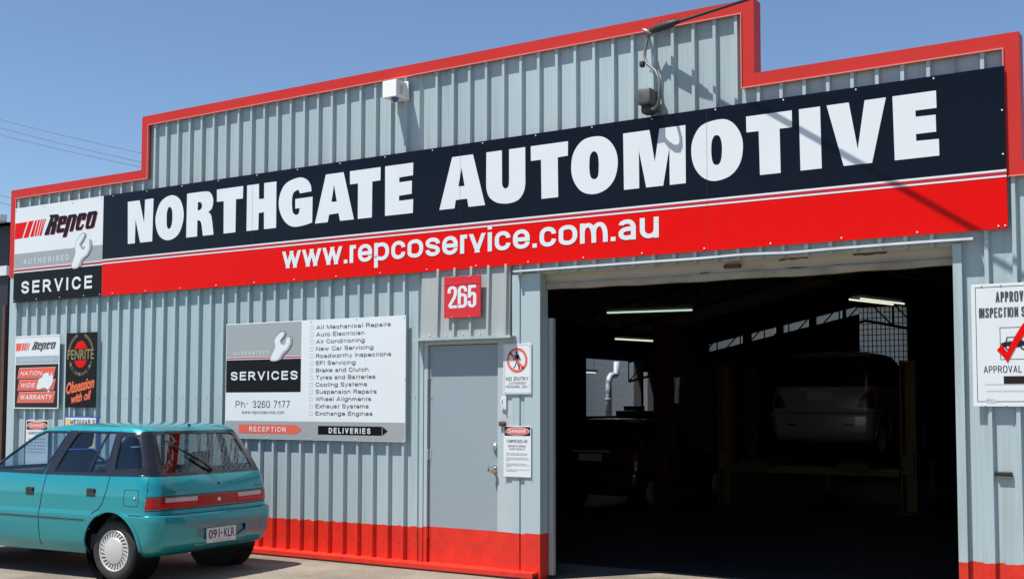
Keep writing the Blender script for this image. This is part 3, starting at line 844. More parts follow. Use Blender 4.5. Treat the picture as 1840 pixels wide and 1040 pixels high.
def glyph_polys(ch, x, W, H, w, xh=.735, desc=.28):
    """strokes of one glyph as polygons; w = stroke weight"""
    low = ch in 'abcdefghijklmnopqrstuvwxyz.'
    h = w / 2
    def Y(y):
        if not low: return h + y * (H - w)
        X_ = xh * H
        if y < 0: return h + y * (desc * H)
        if y <= 1: return h + y * (X_ - w)
        return (X_ - h) + (y - 1) * (H * 1.0 - X_)
    def Xf(t): return x + (h + t * (W - w) if W > w * 1.05 else W / 2)
    out = []
    for st in GL[ch][1]:
        if st[0] == '!':
            a, b = st[1:].split(',')
            cx, cy = Xf(float(a)), Y(float(b))
            d = h * 1.0
            out.append([(cx - d, cy - d), (cx + d, cy - d), (cx + d, cy + d), (cx - d, cy + d)]); continue
        closed = st.endswith('*')
        raw = [tuple(map(float, q.split(','))) for q in st.replace('*', '').split()]
        P = [Vector((Xf(a), Y(b))) for a, b in raw]
        if len(P) == 2 and not closed:
            a, b = P
            d = b - a
            if abs(d.x) < 1e-6: out.append([(a.x - h, min(a.y, b.y) - h), (a.x + h, min(a.y, b.y) - h), (a.x + h, max(a.y, b.y) + h), (a.x - h, max(a.y, b.y) + h)]); continue
            if abs(d.y) < 1e-6: out.append([(min(a.x, b.x), a.y - h), (max(a.x, b.x) + (h if max(raw[0][0], raw[1][0]) >= .9 else 0), a.y - h), (max(a.x, b.x) + (h if max(raw[0][0], raw[1][0]) >= .9 else 0), a.y + h), (min(a.x, b.x), a.y + h)]); continue
            if a.y > b.y: a, b = b, a
            d = b - a
            k = d.x / d.y
            e = h * 1.0
            hw = h * math.sqrt(1 + k * k) * .96
            lo, hi = a - Vector((k * e, e)) * (1 if True else 0), b + Vector((k * e, e))
            # keep the outer ends inside the letter's box
            out.append([(lo.x - hw, lo.y), (lo.x + hw, lo.y), (hi.x + hw, hi.y), (hi.x - hw, hi.y)]); continue
        # round the corners of the path
        pts = []
        n = len(P)
        rng = range(n) if closed else range(1, n - 1)
        if not closed: pts.append(P[0])
        for i in rng:
            a, b, e = P[i - 1], P[i], P[(i + 1) % n]
            last = (not closed and i == n - 2)
            firstc = (not closed and i == 1)
            f1 = 1.0 if firstc else .5
            f2 = 1.0 if last else .5
            d1, d2 = a - b, e - b
            rmax = .5 * (W - w)
            l1 = min(d1.length * f1, max(rmax, d1.length * f1 * .0 + rmax) * 1.15)
            l2 = min(d2.length * f2, rmax * 1.15)
            p, q = b + d1.normalized() * l1, b + d2.normalized() * l2
            c1, c2 = p + (b - p) * .60, q + (b - q) * .60
            for j in range(9):
                t = j / 8; u = 1 - t
                pts.append(p * u ** 3 + c1 * 3 * u * u * t + c2 * 3 * u * t * t + q * t ** 3)
        if not closed: pts.append(P[-1])
        # drop doubles
        q = [pts[0]]
        for p in pts[1:]:
            if (p - q[-1]).length > 1e-6: q.append(p)
        if closed and (q[0] - q[-1]).length < 1e-6: q.pop()
        pts = q
        # lengthen ends that run into the baseline or the x-height
        if not closed:
            for a, b, raw_e in ((0, 1, raw[0]), (-1, -2, raw[-1])):
                d = (pts[a] - pts[b]).normalized()
                if abs(d.y) > .95 and raw_e[1] in (0, 1, 2): pts[a] = pts[a] + d * h
        L, Rr = [], []
        m = len(pts)
        for i in range(m):
            if closed: t = pts[(i + 1) % m] - pts[i - 1]
            elif i == 0: t = pts[1] - pts[0]
            elif i == m - 1: t = pts[-1] - pts[-2]
            else: t = (pts[i + 1] - pts[i]).normalized() + (pts[i] - pts[i - 1]).normalized()
            t.normalize()
            nn = Vector((-t.y, t.x)) * h
            L.append(pts[i] + nn); Rr.append(pts[i] - nn)
        for i in range(m if closed else m - 1):
            j = (i + 1) % m
            out.append([tuple(L[i]), tuple(Rr[i]), tuple(Rr[j]), tuple(L[j])])
    return out
def hv(S, s, x0, z0, x1, z1, layer, m, weight=.15, gap=.20, shear=0.0, name='lettering', contrast=.9):
    """a line of grotesque lettering from the baseline corner (x0, z0) to the cap corner (x1, z1) on sign S"""
    H = z1 - z0
    if all(c in 'wvurnmopqaces.zxy' for c in s): H /= .735
    w = weight * H
    adv = [GL[c][0] for c in s]
    tot = sum(adv) + gap * (len(s) - 1) - .09 * s[:-1].count('r')
    sx = (x1 - x0) / tot
    x = x0
    vs, fs = [], []
    O = S.O
    for k, c in enumerate(s):
        for i, p in enumerate(glyph_polys(c, x, max(GL[c][0] * sx, w), H / contrast, w)):
            ar = sum(p[q - 1][0] * p[q][1] - p[q][0] * p[q - 1][1] for q in range(len(p)))
            if ar < 0: p = p[::-1]
            n = len(vs)
            y = -.0012 * layer - .00001 * (i % 40)
            for a, b in p: vs.append((a + shear * b - O.x, y, z0 + b * contrast - O.z))
            fs.append(tuple(range(n, n + len(p))))
        x += (GL[c][0] + gap - (.09 if c == 'r' else 0)) * sx
    me = bpy.data.meshes.new(name)
    me.from_pydata(vs, [], fs); me.update()
    return link(name, me, m, S.root)

def panel(root, x0, z0, x1, z1, yf, m, th=.006, name='panel', r=0.0):
    O = root.location
    b = MB(); b.bbox((x0 - O.x, yf - O.y, z0 - O.z), (x1 - O.x, yf + th - O.y, z1 - O.z), .0012)
    return b.build(name, m, root)
class Sign:
    """a flat sign; prints are stacked 1.2 mm apart on its face"""
    def __init__(s, name, label, cat, x0, z0, x1, z1, yf, m, th=.006, group=None):
        s.O = Vector(((x0 + x1) / 2, yf, z0))
        s.root = empty(name, s.O, label, cat, group)
        s.yf = yf
        s.box = (x0, z0, x1, z1)
        s.panel = panel(s.root, x0, z0, x1, z1, yf, m, th)
    def fl(s, name, shapes, layer, m):
        o = flat(name, shapes, -.0012 * layer, m, s.root, (-s.O.x, -s.O.z)); return o
    def tx(s, t, x0, z0, x1, z1, layer, m, **k):
        return text(t, x0 - s.O.x, z0 - s.O.z, x1 - s.O.x, z1 - s.O.z, -.0012 * layer, m, s.root, **k)
    def sc(s, pts, r=.007):
        screws(s.root, [(x - s.O.x, z - s.O.z) for x, z in pts], -.001, r)


YS = -.030
# ---- main name board
A = Sign('name_board', 'long black board with huge white NORTHGATE AUTOMOTIVE letters over a red strip', 'shop sign', 1.424, 2.812, 11.372, 3.992, YS, M['signred'])
A.fl('black_field', rect(1.424, 3.240, 11.372, 3.992), 1, M['signblack'])
A.fl('stripe', rect(1.424, 3.224, 11.372, 3.240) , 2, M['white'])
A.fl('stripe', rect(1.424, 3.198, 11.372, 3.2235), 2, M['signred2'])
A.fl('stripe', rect(1.424, 3.184, 11.372, 3.1975), 2, M['white'])
LET = [[smooth_poly(c) for c in g] for g in NG]
A.fl('lettering', LET[:9], 3, M['white'])
A.fl('lettering', LET[9:], 3, M['white'])
hv(A, 'www.repcoservice.com.au', 4.305, 2.955, 8.619, 3.196, 3, M['white'], weight=0.195, gap=0.11, contrast=.80)
for x in (3.86, 6.565, 9.06):     # joints between the sheets
    A.fl('sheet_joint', rect(x, 2.812, x + .0018, 3.992), 4, M['darkgrey'])
A.sc([(1.6 + i * .58, 3.972) for i in range(17)] + [(1.62 + i * .57, 2.832) for i in range(18)] + [(11.352, 3.67), (11.352, 3.35), (11.355, 2.832)])
# ---- authorised service panel
def repco(S, off, sc_, layer, m, name='logo_lettering'):
    f = lambda c: [((x - .319) * sc_[0] + off[0], (z - 3.561) * sc_[1] + off[1]) for x, z in c]
    Rr = REPCO
    S.fl(name, [[f(Rr[0]), f(Rr[1])], [f(Rr[2]), f(Rr[3])], [f(Rr[4])], [f(Rr[5])], [f(Rr[6]), f(Rr[7])]], layer, m)
B = Sign('authorised_service_sign', 'white panel with red bars, a spanner and SERVICE strip left of the name board', 'shop sign', -.270, 2.806, 1.4215, 3.992, YS, M['white'])
B.fl('stripes', [[c] for c in STRIPES], 1, M['signred'])
repco(B, (.329, 3.553), (1, 1), 1, M['signred2'], 'logo_shadow')
repco(B, (.319, 3.561), (1, 1), 2, M['black'])
B.fl('grey_band', rect(-.270, 3.234, 1.4215, 3.415), 1, M['grey'])
B.fl('stripe', rect(-.270, 3.196, 1.4215, 3.218), 2, M['signred2'])
B.fl('black_band', rect(-.270, 2.806, 1.4215, 3.176), 1, M['black'])
hv(B, 'AUTHORISED', -.076, 3.277, .807, 3.342, 2, M['white'], weight=0.15, gap=0.60)
hv(B, 'SERVICE', -.104, 2.912, 1.248, 3.066, 2, M['white'], weight=0.22, gap=0.39)
def grow(c, d):
    n = len(c); out = []
    for i in range(n):
        a, b, e = Vector(c[i - 1]), Vector(c[i]), Vector(c[(i + 1) % n])
        n1 = (b - a).normalized(); n2 = (e - b).normalized()
        q = Vector((n1.y + n2.y, -n1.x - n2.x))
        if q.length > 1e-6: q.normalize()
        out.append((b.x + q.x * d, b.y + q.y * d))
    return out
def area(c): return sum(c[i - 1][0] * c[i][1] - c[i][0] * c[i - 1][1] for i in range(len(c)))
def spanner(S, W, layer):
    c = W[0] if area(W[0]) > 0 else W[0][::-1]
    sm = smooth_poly([(x, z, 1) for x, z in c], 3)
    S.fl('spanner_outline', [[grow(sm, .006)]], layer, M['darkgrey'])
    S.fl('spanner_print', [[sm]], layer + 1, M['lightgrey'])
    for w in W[1:]:
        S.fl('spanner_shading', [[w]], layer + 2, M['grey'])
    xs = [p[0] for p in c]; zs = [p[1] for p in c]
    cx = min(xs) + (max(xs) - min(xs)) * .42; cz = min(zs) + (max(zs) - min(zs)) * .60
    cut = [p for p in sm]
    body = [((x - cx) * .90 + cx - .006, (z - cz) * .93 + cz) for x, z in cut]
    S.fl('spanner_highlight', [[body]], layer + 1.5, M['white'])
spanner(B, WRENCH1, 4)
B.sc([(-.25, 2.83), (.2, 2.83), (.65, 2.83), (1.1, 2.83), (1.39, 2.83), (-.25, 3.97), (.3, 3.97), (.85, 3.97), (1.39, 3.97)])
# ---- services board
C = Sign('services_board', 'wide white and grey board listing thirteen services and a phone number beside the entry door', 'sign board', 3.480, 1.188, 5.920, 2.407, -.016, M['white'])
C.fl('grey_field', rect(3.488, 2.052, 4.565, 2.398), 1, M['grey'])
C.fl('stripe', rect(3.488, 2.029, 4.565, 2.042), 1, M['signred2'])
C.fl('black_field', rect(3.488, 1.676, 4.565, 2.019), 1, M['black'])
C.fl('grey_band', rect(3.488, 1.196, 5.914, 1.375), 1, M['grey'])
hv(C, 'GUARANTEED', 3.596, 2.074, 4.113, 2.110, 2, M['white'], weight=0.15, gap=0.68)
hv(C, 'SERVICES', 3.562, 1.803, 4.522, 1.894, 2, M['white'], weight=0.22, gap=0.30)
hv(C, 'Ph', 3.637, 1.515, 3.777, 1.585, 1, M['darkgrey'], weight=0.125, gap=0.20)
C.fl('arrow', [[[(3.803, 1.548), (3.818, 1.559), (3.803, 1.570)]]], 1, M['darkgrey'])
hv(C, '3260 7177', 3.890, 1.514, 4.417, 1.586, 1, M['darkgrey'], weight=0.125, gap=0.20)
hv(C, 'www.repcoservice.com', 3.730, 1.450, 4.340, 1.487, 1, M['darkgrey'], weight=0.12, gap=0.20)
spanner(C, WRENCH2, 4)
rows = [('All Mechanical Repairs', 5.735), ('Auto Electrician', 5.403), ('Air Conditioning', 5.408), ('New Car Servicing', 5.519), ('Roadworthy Inspections', 5.742), ('EFI Servicing', 5.293), ('Brake and Clutch', 5.459), ('Tyres and Batteries', 5.547), ('Cooling Systems', 5.442), ('Suspension Repairs', 5.564), ('Wheel Alignments', 5.496), ('Exhaust Systems', 5.465), ('Exchange Engines', 5.515)]
for i, (t, xr) in enumerate(rows):
    z = 2.309 - .0725 * i
    hv(C, t, 4.770, z, xr, z + .041, 1, M['darkgrey'], weight=0.17, gap=0.16)
    C.fl('tick_box', [[[(4.685, z), (4.733, z), (4.733, z + .040), (4.685, z + .040)], [(4.690, z + .005), (4.690, z + .035), (4.728, z + .035), (4.728, z + .005)]]], 1, M['faint'])
C.fl('arrow', [[[(3.693, 1.247), (4.512, 1.247), (4.512, 1.338), (3.693, 1.338)]], [[(4.518, 1.247), (4.588, 1.292), (4.518, 1.338)]]], 2, M['fadedred'])
C.fl('arrow', [[[(4.809, 1.247), (5.634, 1.247), (5.634, 1.334), (4.809, 1.334)]], [[(5.642, 1.247), (5.708, 1.290), (5.642, 1.334)]]], 2, M['black'])
hv(C, 'RECEPTION', 3.848, 1.266, 4.365, 1.317, 3, M['white'], weight=0.19, gap=0.44)
hv(C, 'DELIVERIES', 4.954, 1.262, 5.492, 1.316, 3, M['white'], weight=0.21, gap=0.44)
C.sc([(3.50 + k * .6, z) for k in range(5) for z in (2.396, 1.200)] + [(5.908, 1.8)], .006)
# ---- nationwide warranty sign
D = Sign('warranty_sign', 'upright board with three red ribbons reading NATION WIDE WARRANTY and a white map', 'sign', -.225, 1.492, .650, 2.388, -.014, M['white'])
D.fl('black_field', rect(-.205, 1.508, .632, 2.033), 1, M['plum'])
D.fl('grey_band', rect(-.205, 2.045, .632, 2.135), 1, M['bluegrey'])
D.fl('border_line', rect(-.205, 2.368, .632, 2.372), 1, M['grey'])
D.fl('stripes', [[c] for c in STRIPN], 1, M['fadedred'])
repco(D, (.102, 2.189), (.479 / .995, .12 / .292), 1, M['darkgrey'])
for c in RIBBONS:
    D.fl('ribbon_border', [[grow(c if area(c) > 0 else c[::-1], .007)]], 2, M['pink'])
    D.fl('ribbon', [[c]], 3, M['fadedred'])
hv(D, 'NATION', -.100, 1.901, .317, 1.952, 4, M['white'], weight=0.21, gap=0.20, shear=.3)
hv(D, 'WIDE', -.095, 1.753, .185, 1.806, 4, M['white'], weight=0.21, gap=0.20, shear=.3)
hv(D, 'WARRANTY', -.100, 1.604, .520, 1.664, 4, M['white'], weight=0.21, gap=0.20, shear=.3)
hv(D, 'AUTHORISED SERVICE', -.113, 2.072, .543, 2.104, 2, M['white'], weight=0.14, gap=0.36)
D.fl('map_print', [AUS, [ell(.463, 1.703, .018, .016, 10)]], 5, M['white'])
D.sc([(-.21, 2.378), (.64, 2.378), (-.21, 1.502), (.64, 1.502)], .006)
# ---- oil sign
E = Sign('oil_sign', 'upright black sign with a red disc in a gold wreath and orange script', 'sign', .775, 1.510, 1.338, 2.395, -.014, M['black'])
cx, cz = 1.048, 2.138
E.fl('emblem', [[ell(cx, cz, .128, .158)]], 1, M['signred'])
E.fl('emblem_band', rect(.80, 2.068, 1.300, 2.205), 2, M['black'])
E.tx('PENRITE', .809, 2.080, 1.292, 2.196, 3, M['gold'], bold=.012)
leaves = []
for k in range(10):
    for sgn in (-1, 1):
        a = R(90) + sgn * R(22 + k * 5.6)
        px, pz = cx + .222 * math.cos(a), cz + .235 * math.sin(a)
        t = a + sgn * R(90)
        ux, uz = math.cos(t), math.sin(t)
        for side in (-1, 1):
            nx, nz = -uz * side, ux * side
            leaves.append([[(px + ux * -.026 + nx * .001, pz + uz * -.026 + nz * .001), (px + nx * .019 - ux * .006, pz + nz * .019 - uz * .006), (px + ux * .024 + nx * .004, pz + uz * .024 + nz * .004)][::1]])
E.fl('wreath', [[c[0] if area(c[0]) > 0 else c[0][::-1]] for c in leaves], 1, M['gold'])
arc = 'OILS LUBRICANTS OILS'
for i, ch in enumerate(arc):
    if ch == ' ': continue
    a = R(200) + R(140) * i / (len(arc) - 1)
    w = .024
    r_ = .232
    px, pz = cx + .222 * math.cos(a), cz - .010 + r_ * math.sin(a)
    rot = a + R(90)
    E.tx(ch, px - math.cos(rot) * w / 2, pz - math.sin(rot) * w / 2 - .012, px - math.cos(rot) * w / 2 + w, pz - math.sin(rot) * w / 2 - .012 + .036, 1, M['gold'], rot=rot)
E.tx('Obsession', .800, 1.668, 1.325, 1.800, 1, M['orange'], bold=.035, shear=.45, rot=R(9))
E.tx('with oil', .900, 1.560, 1.275, 1.660, 1, M['orange'], bold=.035, shear=.45, rot=R(9))
# ---- no entry sign
F = Sign('no_entry_sign', 'small white NO ENTRY sign with a struck out walking figure beside the entry door', 'safety sign', 7.040, 1.644, 7.340, 2.100, -.010, M['white'])
F.fl('border_line', [[[(7.052, 1.656), (7.328, 1.656), (7.328, 2.088), (7.052, 2.088)], [(7.0545, 1.6585), (7.0545, 2.0855), (7.3255, 2.0855), (7.3255, 1.6585)]]], 1, M['grey'])
ex, ez = 7.189, 1.951
F.fl('walking_figure', [[ell(ex - .008, ez + .070, .010, .014, 14)],
     [[(ex - .020, ez + .052), (ex + .004, ez + .054), (ex + .022, ez + .036), (ex + .042, ez - .002), (ex + .036, ez - .006), (ex + .014, ez + .024), (ex + .012, ez - .012),
       (ex + .022, ez - .045), (ex + .034, ez - .074), (ex + .022, ez - .082), (ex + .012, ez - .080), (ex + .018, ez - .072), (ex + .006, ez - .044), (ex - .004, ez - .022), (ex - .014, ez - .050),
       (ex - .030, ez - .072), (ex - .048, ez - .074), (ex - .034, ez - .064), (ex - .020, ez - .044), (ex - .012, ez - .010), (ex - .020, ez + .014), (ex - .040, ez + .002), (ex - .046, ez - .002), (ex - .046, ez + .004), (ex - .022, ez + .026)]]], 1, M['black'])
F.fl('prohibition_ring', [[ell(ex, ez, .110, .111, 56), ell(ex, ez, .088, .089, 56)[::-1]], [[(ex - .084, ez + .060), (ex + .060, ez - .084), (ex + .076, ez - .068), (ex - .068, ez + .076)]]], 2, M['fadedred'])
hv(F, 'NO ENTRY', 7.069, 1.765, 7.309, 1.799, 1, M['darkgrey'], weight=0.15, gap=0.20)
hv(F, 'AUTHORISED', 7.104, 1.732, 7.284, 1.753, 1, M['darkgrey'], weight=0.12, gap=0.20)
hv(F, 'PERSONNEL ONLY', 7.068, 1.700, 7.312, 1.722, 1, M['darkgrey'], weight=0.12, gap=0.20)
F.sc([(7.058, 2.083), (7.322, 2.083), (7.058, 1.661), (7.322, 1.661)], .005)
# ---- danger signs
def danger_head(S, x0, x1, z0, z1):
    S.fl('black_field', rect(x0, z0, x1, z1), 1, M['plum'])
    cx, cz = (x0 + x1) / 2, (z0 + z1) / 2
    rx, rz = (x1 - x0) * .475, (z1 - z0) * .45
    S.fl('oval_border', [[ell(cx, cz, rx, rz)]], 2, M['white'])
    S.fl('oval', [[ell(cx, cz, rx * .95, rz * .86)]], 3, M['fadedred'])
    hv(S, 'DANGER', cx - rx * .70, cz - rz * .40, cx + rx * .70, cz + rz * .42, 4, M['white'], weight=0.22, gap=0.20)
G = Sign('compressed_air_sign', 'small white sign headed DANGER warning of compressed air below the no entry sign', 'safety sign', 7.044, .900, 7.338, 1.358, -.010, M['white'])
danger_head(G, 7.054, 7.330, 1.270, 1.350)
hv(G, 'COMPRESSED AIR', 7.079, 1.208, 7.299, 1.234, 1, M['darkgrey'], weight=0.12, gap=0.20)
hv(G, 'BEWARE OF SERIOUS', 7.095, 1.168, 7.283, 1.186, 1, M['darkgrey'], weight=0.12, gap=0.20)
hv(G, 'INJURY OR DEATH', 7.110, 1.142, 7.274, 1.159, 1, M['darkgrey'], weight=0.12, gap=0.20)
for z, ws in ((1.108, (.235,)), (1.095, (.225,)), (1.068, (.235,)), (1.055, (.240,)), (1.042, (.04,)), (1.015, (.21,)), (1.002, (.245,)), (.989, (.05,)), (.962, (.25,)), (.949, (.12,))):
    x = 7.072; segs = []
    while x < 7.072 + ws[0]:
        w = random.uniform(.010, .030); segs.append(rect(x, z, min(x + w, 7.072 + ws[0]), z + .006)); x += w + .006
    G.fl('small_print', segs, 1, M['grey'])
G.sc([(7.052, .907), (7.331, .907)], .004)
H = Sign('danger_notice', 'white DANGER notice partly hidden behind the teal hatchback roof', 'safety sign', .030, .640, .462, 1.352, -.010, M['white'])
danger_head(H, .044, .448, 1.238, 1.340)
hv(H, 'COMPRESSED AIR', .07, 1.18, .42, 1.212, 1, M['darkgrey'], weight=0.14, gap=0.20)
for z in (1.12, 1.08, 1.04, 1.0, .96):
    H.fl('small_print', [rect(.07 + k * .06, z, .115 + k * .06, z + .012) for k in range(6)], 1, M['grey'])
I = Sign('car_care_sign', 'white blue-edged SOLD HERE sign with yellow squares, behind the car roof', 'sign', .770, 1.005, 1.364, 1.406, -.010, M['bluev'])
I.fl('white_field', rect(.790, 1.218, 1.344, 1.388), 1, M['white'])
I.fl('yellow_square', [rect(.800, 1.30, .862, 1.375)[0:1]], 2, M['yellowv'])
hv(I, "MEGUIAR'S", .880, 1.312, 1.330, 1.368, 2, M['darkgrey'], weight=0.21, gap=0.20)
I.fl('white_field', rect(.790, 1.035, 1.344, 1.205), 1, M['white'])
hv(I, 'SOLD HERE', .81, 1.075, 1.25, 1.160, 2, M['grey'], weight=0.21, gap=0.20)
I.fl('yellow_square', rect(1.265, 1.05, 1.338, 1.19), 2, M['yellowv'])
# ---- house number on the hood
J = Sign('number_plate_sign', 'square red plate with white number 265 on the ribs above the entry door', 'house number', 6.408, 2.355, 6.823, 2.741, -.064, M['numred'], th=.012)
J.fl('fold_line', rect(6.408, 2.658, 6.823, 2.661), 1, M['black'])
for ch, a, b in (('2', 6.450, 6.557), ('6', 6.566, 6.672), ('5', 6.679, 6.776)):
    hv(J, ch, a, 2.445, b, 2.653, 1, M['white'], weight=.17, contrast=.75)
J.sc([(6.50, 2.732), (6.70, 2.732), (6.50, 2.364), (6.70, 2.364)], .005)
st = MB()
for x in (6.50, 6.70): st.box((x - .012 - J.O.x, .0125, .02), (x + .012 - J.O.x, .05, .36))
st.build('standoff', M['steel'], J.root)
# ---- approved inspection station
K = Sign('inspection_sign', 'white APPROVED INSPECTION STATION sign with a big red tick right of the bay', 'sign', 11.108, 1.540, 11.690, 2.421, -.016, M['white'])
a0, a1, b0, b1 = 11.136, 11.662, 1.574, 2.400
K.fl('border_line', [[[(a0, b0), (a1, b0), (a1, b1), (a0, b1)], [(a0 + .004, b0 + .004), (a0 + .004, b1 - .004), (a1 - .004, b1 - .004), (a1 - .004, b0 + .004)]]], 1, M['darkgrey'])
hv(K, 'APPROVED', 11.275, 2.285, 11.523, 2.361, 1, M['darkgrey'], weight=0.15, gap=0.20)
hv(K, 'INSPECTION STATION', 11.160, 2.176, 11.640, 2.248, 1, M['darkgrey'], weight=0.15, gap=0.20)
K.fl('picture_frame', [[[(11.298, 1.874), (11.50, 1.874), (11.50, 2.105), (11.298, 2.105)], [(11.302, 1.878), (11.302, 2.101), (11.496, 2.101), (11.496, 1.878)]]], 1, M['darkgrey'])
K.fl('car_picture', [[[(11.305, 1.965), (11.305, 1.990), (11.330, 2.000), (11.470, 2.005), (11.490, 1.99), (11.490, 1.962), (11.470, 1.962), (11.452, 1.985), (11.430, 1.962), (11.372, 1.962), (11.352, 1.985), (11.330, 1.962)]],
     [ell(11.350, 1.962, .017, .020, 20), ell(11.350, 1.962, .009, .011, 20)[::-1]], [ell(11.452, 1.962, .017, .020, 20), ell(11.452, 1.962, .009, .011, 20)[::-1]],
     [[(11.335, 2.003), (11.345, 2.036), (11.430, 2.036), (11.452, 2.004)], [(11.343, 2.006), (11.440, 2.006), (11.425, 2.031), (11.350, 2.031)]]], 2, M['plum'])
K.fl('tick_print', [[[(11.276, 1.942), (11.309, 1.982), (11.345, 1.929), (11.372, 1.985), (11.405, 2.048), (11.440, 2.105), (11.463, 2.137), (11.50, 2.170), (11.50, 2.110), (11.461, 2.046), (11.414, 1.979), (11.378, 1.912), (11.347, 1.852), (11.320, 1.895)]]], 3, M['signred'])
hv(K, 'APPROVAL', 11.184, 1.781, 11.440, 1.831, 1, M['darkgrey'], weight=0.125, gap=0.20)
K.fl('black_patch', rect(11.318, 1.702, 11.610, 1.756), 1, M['plum'])
K.fl('dotted_line', [rect(11.192 + k * .011, 1.695, 11.198 + k * .011, 1.699) for k in range(38)], 1, M['darkgrey'])
hv(K, 'Authorised by Queensland Department of Transport', 11.200, 1.645, 11.600, 1.657, 1, M['grey'], weight=0.12, gap=0.20)
K.fl('line_break', rect(11.194, 1.570, 11.260, 1.582), 2, M['white'])
hv(K, 'MTA Q', 11.199, 1.578, 11.252, 1.594, 3, M['darkgrey'], weight=0.12, gap=0.20)
K.sc([(11.18, 2.411), (11.31, 2.411), (11.5, 2.411), (11.19, 1.549), (11.33, 1.549), (11.5, 1.549)], .006)

# ------------------------------------------------------------------ fittings on the wall
sr = empty('alarm_siren_box', (5.82, 0, 4.45), 'white alarm siren box with a blue strobe lens below, high on the wall', 'alarm box')
b = MB(); b.bbox((-.086, -.175, .065), (.086, -.012, .232), .006); b.build('casing', M['plasticw'], sr)
b = MB(); b.box((-.09, -.0125, .06), (.105, .0, .245)); b.build('back_plate', M['plasticw'], sr)
b = MB(); b.box((.0865, -.12, .10), (.0885, -.07, .19)); b.build('louvre', M['lightgrey'], sr)
b = MB(); b.lathe([(.0005, -.045), (.022, -.043), (.032, -.028), (.034, 0.006), (.036, .0)], (.035, -.13, .066), 'z', 20); b.build('strobe_lens', M['bluelens'], sr, smooth=True)
b = MB(); b.bbox((-.03, -.15, .052), (-.005, -.12, .066), .004); b.build('cable_gland', M['plasticw'], sr)

jb = empty('service_fuse_box', (8.55, 0, 4.0), 'weathered grey service fuse box with drooping conduit above the name board', 'fuse box')
b = MB(); b.bbox((-.072, -.165, .075), (.058, -.03, .215), .022); b.build('casing', M['jbox'], jb, angle=40)
b = MB(); b.bbox((-.05, -.14, .0), (.06, -.02, .085), .03); b.build('rubber_boot', M['rubber'], jb, angle=40)
b = MB(); b.box((-.06, -.031, .03), (.075, .0, .20)); b.build('mounting_plate', M['jbox'], jb)
b = MB()
pts = [(8.60, 4.715, .07), (8.553, 4.690, .08), (8.528, 4.63, .09), (8.513, 4.55, .10), (8.510, 4.500, .11), (8.530, 4.445, .13), (8.572, 4.405, .15), (8.612, 4.365, .17), (8.636, 4.310, .19), (8.648, 4.250, .20), (8.650, 4.190, .20), (8.645, 4.130, .19), (8.628, 4.075, .17), (8.598, 4.048, .145), (8.570, 4.05, .12), (8.555, 4.08, .10)]
b.tube([(x - 8.55 + (d - .06) * .48, -d, z - 4.0 - (d - .06) * .28) for x, z, d in pts], .013, 10); b.build('conduit', M['conduit'], jb, smooth=True)
b = MB(); b.tube([(8.512 - 8.55, -.05, .70), (8.516 - 8.55, -.055, .60), (8.520 - 8.55, -.06, .53)], .006, 8); b.build('earth_lead', M['rubber'], jb, smooth=True)
b = MB(); b.bbox((8.500 - 8.55, -.155, .40), (8.540 - 8.55, -.105, .452), .012); b.build('connector', M['rubber'], jb, angle=40)
b = MB(); b.lathe([(.0005, 0), (.011, 0), (.013, .012), (.008, .024), (.0005, .026)], (8.580 - 8.55, -.09, .355), 'z', 12); b.build('insulator', M['ceramic'], jb, smooth=True)
# service cable with its strain clamp, running out towards the street pole on the right
A0 = Vector((8.56, -.085, 4.715)); CD = Vector((1.0, -.318, 0.0))
sv = empty('service_cable', A0, 'thick black service cable strung from a strain clamp under the parapet out over the street', 'power cable')
b = MB()
L = 28.0
cp = []
for i in range(61):
    t = i / 60
    d = L * t ** 1.6
    cp.append(CD * d + Vector((0, 0, -.010 * d + .0009 * d * d)))
b.tube(cp, .0135, 8)
b.build('cable', M['rubber'], sv, smooth=True)
b = MB(); b.tube([(.02, -.005, 0), (.10, -.032, .0), (.22, -.070, 0), (.34, -.108, .0)], [.022, .034, .032, .018], 10); b.build('strain_clamp', M['rubber'], sv, smooth=True)
b = MB(); b.tube([(-.045, .085, .015), (-.045, -.01, .02), (-.01, -.03, .0), (.03, -.01, -.02)], .012, 8); b.build('eye_bolt', M['steel'], sv, smooth=True)
b = MB()
for k in range(5): b.tube([(.10 + k * .05, -.032 - k * .016, .0), (.085 + k * .05, -.03 - k * .016, .045 + .01 * (k % 2))], .0035, 5)
b.build('wire_tails', M['rubber'], sv)

# ------------------------------------------------------------------ wires behind, left
for k, (za, zb, lab) in enumerate(((11.233, 9.253, 'topmost of the thin overhead wires in the sky behind the parapet'),
                                   (10.943, 8.975, 'middle one of the three thin wires meeting the parapet step'),
                                   (10.712, 8.819, 'lowest of the three thin wires meeting the parapet step'),
                                   (8.655, 6.78, 'upper of two thin wires low at the left edge of the sky'),
                                   (8.407, 6.55, 'lower of two thin wires low at the left edge of the sky'))):
    sl_ = (zb - za) / 7.2
    b = MB()
    pts = []
    for i in range(31):
        x = -60 + 60 * i / 30
        pts.append((x + 23.36, 0, (x + 23.36) * sl_ + .0022 * (x + 23.36) * (x + 16.16) - 0))
    b.tube(pts, .011, 6)
    w = b.build('overhead_wire', M['wire'], None)
    w.location = (-23.36, 15, za)
    tag(w, lab, 'power line', 'overhead wires behind the workshop')

